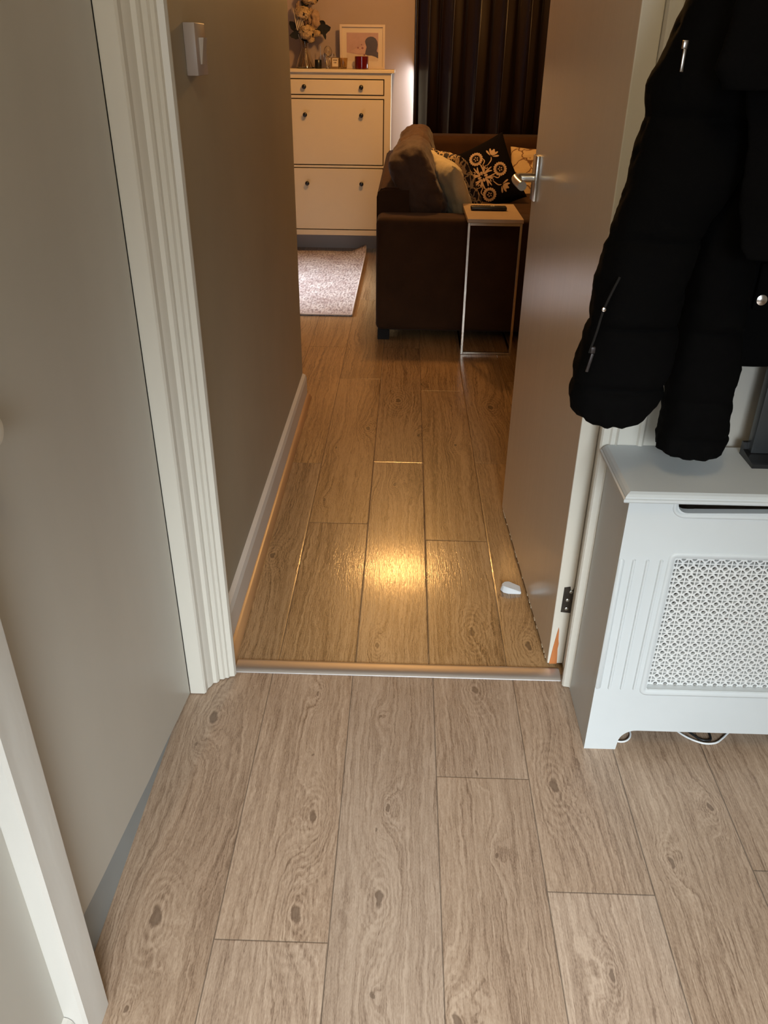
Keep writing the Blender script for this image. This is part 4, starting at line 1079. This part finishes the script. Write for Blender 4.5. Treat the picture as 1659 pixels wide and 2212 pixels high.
# black embroidered cushion standing tilted
def embroidered():
    Mx = frame_mat((.440, 5.06, .635), (.90, .02, .42), (-.38, .36, .86))
    w = h = .39; t = .12
    b = pillow(w, h, t, Mx, seed=12, namp=.0)
    for f in b.faces: f.material_index = 0
    def S(x, y, lift=.0018):
        u = max(-.96, min(.96, x/(w/2))); v = max(-.96, min(.96, y/(h/2)))
        p = pil_surf(u, v, t/2, w, h); p.z += lift
        return Mx @ p
    def poly(pts, lift=.0018):
        n = len(pts); vs_ = [b.verts.new(S(x, y, lift)) for x, y in pts]
        cx = sum(p[0] for p in pts)/n; cy = sum(p[1] for p in pts)/n
        c = b.verts.new(S(cx, cy, lift+.0008))
        for i in range(n):
            f = b.faces.new((vs_[i], vs_[(i+1) % n], c)); f.material_index = 1
    def petal(cx, cy, a, r0, r1, wd):
        ca, sa = math.cos(a), math.sin(a); pts = []
        for s, k in ((0, 0), (.35, .75), (.7, 1), (.92, .65), (1, 0)):
            pts.append((r0+(r1-r0)*s, wd*k))
        pts = pts+[(x, -y) for x, y in pts[-2:0:-1]]
        poly([(cx+x*ca-y*sa, cy+x*sa+y*ca) for x, y in pts])
    def stroke(pts, wd):
        P = smooth_path([(x, y, 0) for x, y in pts], 5); Lf, Rt = [], []
        n = len(P)
        for i, p in enumerate(P):
            tt = (P[min(i+1, n-1)]-P[max(i-1, 0)]).normalized(); s = Vector((-tt.y, tt.x, 0)); k = wd*(.35+.65*math.sin(PI*(i/(n-1)))**.7)
            Lf.append(b.verts.new(S(p.x+s.x*k, p.y+s.y*k))); Rt.append(b.verts.new(S(p.x-s.x*k, p.y-s.y*k)))
        for i in range(n-1):
            f = b.faces.new((Lf[i], Rt[i], Rt[i+1], Lf[i+1])); f.material_index = 1
    def daisy(cx, cy, R):
        for k in range(18): petal(cx, cy, 2*PI*k/18, R*.50, R, R*.15)
        for k in range(5): petal(cx, cy, 2*PI*k/5+.3, R*.10, R*.36, R*.09)
    def tulip(cx, cy, a, s):
        for da, r1, wd in ((0, .050, .008), (.55, .052, .006), (-.55, .052, .006), (1.05, .050, .0055), (-1.05, .050, .0055), (.28, .040, .004), (-.28, .040, .004)):
            petal(cx, cy, a+da, .008*s, r1*s, wd*s)
        ca, sa = math.cos(a), math.sin(a)
        stroke([(cx-.055*s*ca, cy-.055*s*sa), (cx-.02*s*ca+.008*sa, cy-.02*s*sa-.008*ca), (cx, cy)], .003)
    D = .105
    for sx_, sy_ in ((0, 1), (1, 0), (0, -1), (-1, 0)): daisy(sx_*D*1.02, sy_*D*1.02, .040)
    for a in (PI/4, 3*PI/4, 5*PI/4, 7*PI/4): tulip(.105*math.cos(a)*1.12, .105*math.sin(a)*1.12, a, .95)
    for q in range(4):
        a = PI/4+q*PI/2
        petal(0, 0, a-PI/4, .006, .030, .007)
        for k, off in enumerate((-.5, -.28, .28, .5)):
            r = .062+.01*(k % 2); 
            stroke([(.015*math.cos(a+off*.3), .015*math.sin(a+off*.3)), (.04*math.cos(a+off*.8), .04*math.sin(a+off*.8)), (r*math.cos(a+off*1.25), r*math.sin(a+off*1.25))], .0045)
        c0 = (.055*math.cos(a), .055*math.sin(a))
        stroke([(c0[0]+.012*math.cos(k_*.9+a)*(1-k_/9), c0[1]+.012*math.sin(k_*.9+a)*(1-k_/9)) for k_ in range(8)], .0022)
        stroke([(.06*math.cos(a+.45), .06*math.sin(a+.45)), (.085*math.cos(a+.3), .085*math.sin(a+.3)), (.10*math.cos(a+.42), .10*math.sin(a+.42))], .003)
    return b
tag(obj('cushion', embroidered(), [M_BLACKCUSH, M_EMB], smooth=180, at=(.440, 5.06, .635)), 'black cushion embroidered with beige daisies and tulips, tilted on the sofa', 'cushion', 'scatter cushions on the sofa')

# ------------------------------------------------------------------ side table and remote
st = empty('side_table', (.40, 3.95, 0), 'narrow c-shaped side table with pale top and chrome frame over the sofa arm', 'side table')
obj('table_top', rbox(.273, .524, 3.79, 4.215, .6125, .629, .0015, 2), M_TTOP, st)
fr = BM(); w = .011
for x in (.276, .510):
    box(fr, x, x+w, 3.795, 3.795+w, 0.001, .6115, bev=.001); box(fr, x, x+w, 3.816, 4.16, .001, .001+w, bev=.001); box(fr, x, x+w, 3.816, 4.16, .6005, .6115, bev=.001)
    box(fr, x, x+w, 3.807, 3.816, .001, .6115)
box(fr, .287, .510, 3.795, 3.795+w, .001, .001+w, bev=.001); box(fr, .287, .510, 3.795, 3.795+w, .599, .6115, bev=.001)
obj('frame', fr, M_TFRAME, st)
rm = empty('remote_control', (.385, 4.03, .6295), 'black remote control lying on the pale side table top', 'remote control')
b = BM(); box(b, .300, .470, 4.005, 4.05, .6295, .648, bev=.007, seg=4); obj('body', b, M_DEVICEB, rm, smooth=50)
b = BM()
for i in range(8):
    for j in range(3): box(b, .315+i*.012, .322+i*.012, 4.013+j*.011, 4.019+j*.011, .6478, .6492)
obj('buttons', b, paint('button_grey', (.08, .08, .09), .4, .05, 0), rm)
b = BM(); box(b, .395, .412, 4.020, 4.034, .6478, .6492); obj('power_button', b, paint('button_pale', (.5, .5, .5), .4, .05, 0), rm)

# ------------------------------------------------------------------ lamps (fittings outside the frame; the pendant is assumed, the floor stand is an added one)
pd = empty('assumed_pendant_lamp', (0, 4.78, 2.4), 'assumed brass pendant lamp hanging from the living room ceiling', 'ceiling lamp')
b = BM(); tube(b, [(0, 4.78, 2.40), (0, 4.78, 2.04)], .006, 8); lathe(b, [(0, 2.05), (.03, 2.05), (.035, 2.02), (0, 2.02)], 0, 4.78, 0, n=20); obj('fitting', b, M_LAMPBRASS, pd, smooth=50)
tl = empty('added_fill_lamp', (2.45, 4.55, 0), 'unseen tall brass stand for the added fill light at the right of the living room', 'lamp')
b = BM(); lathe(b, [(0, 0), (.14, 0), (.14, .015), (.02, .03), (.012, .06), (.012, 1.42), (0, 1.42)], 2.45, 4.55, 0, n=24); obj('stand', b, M_LAMPBRASS, tl, smooth=40)
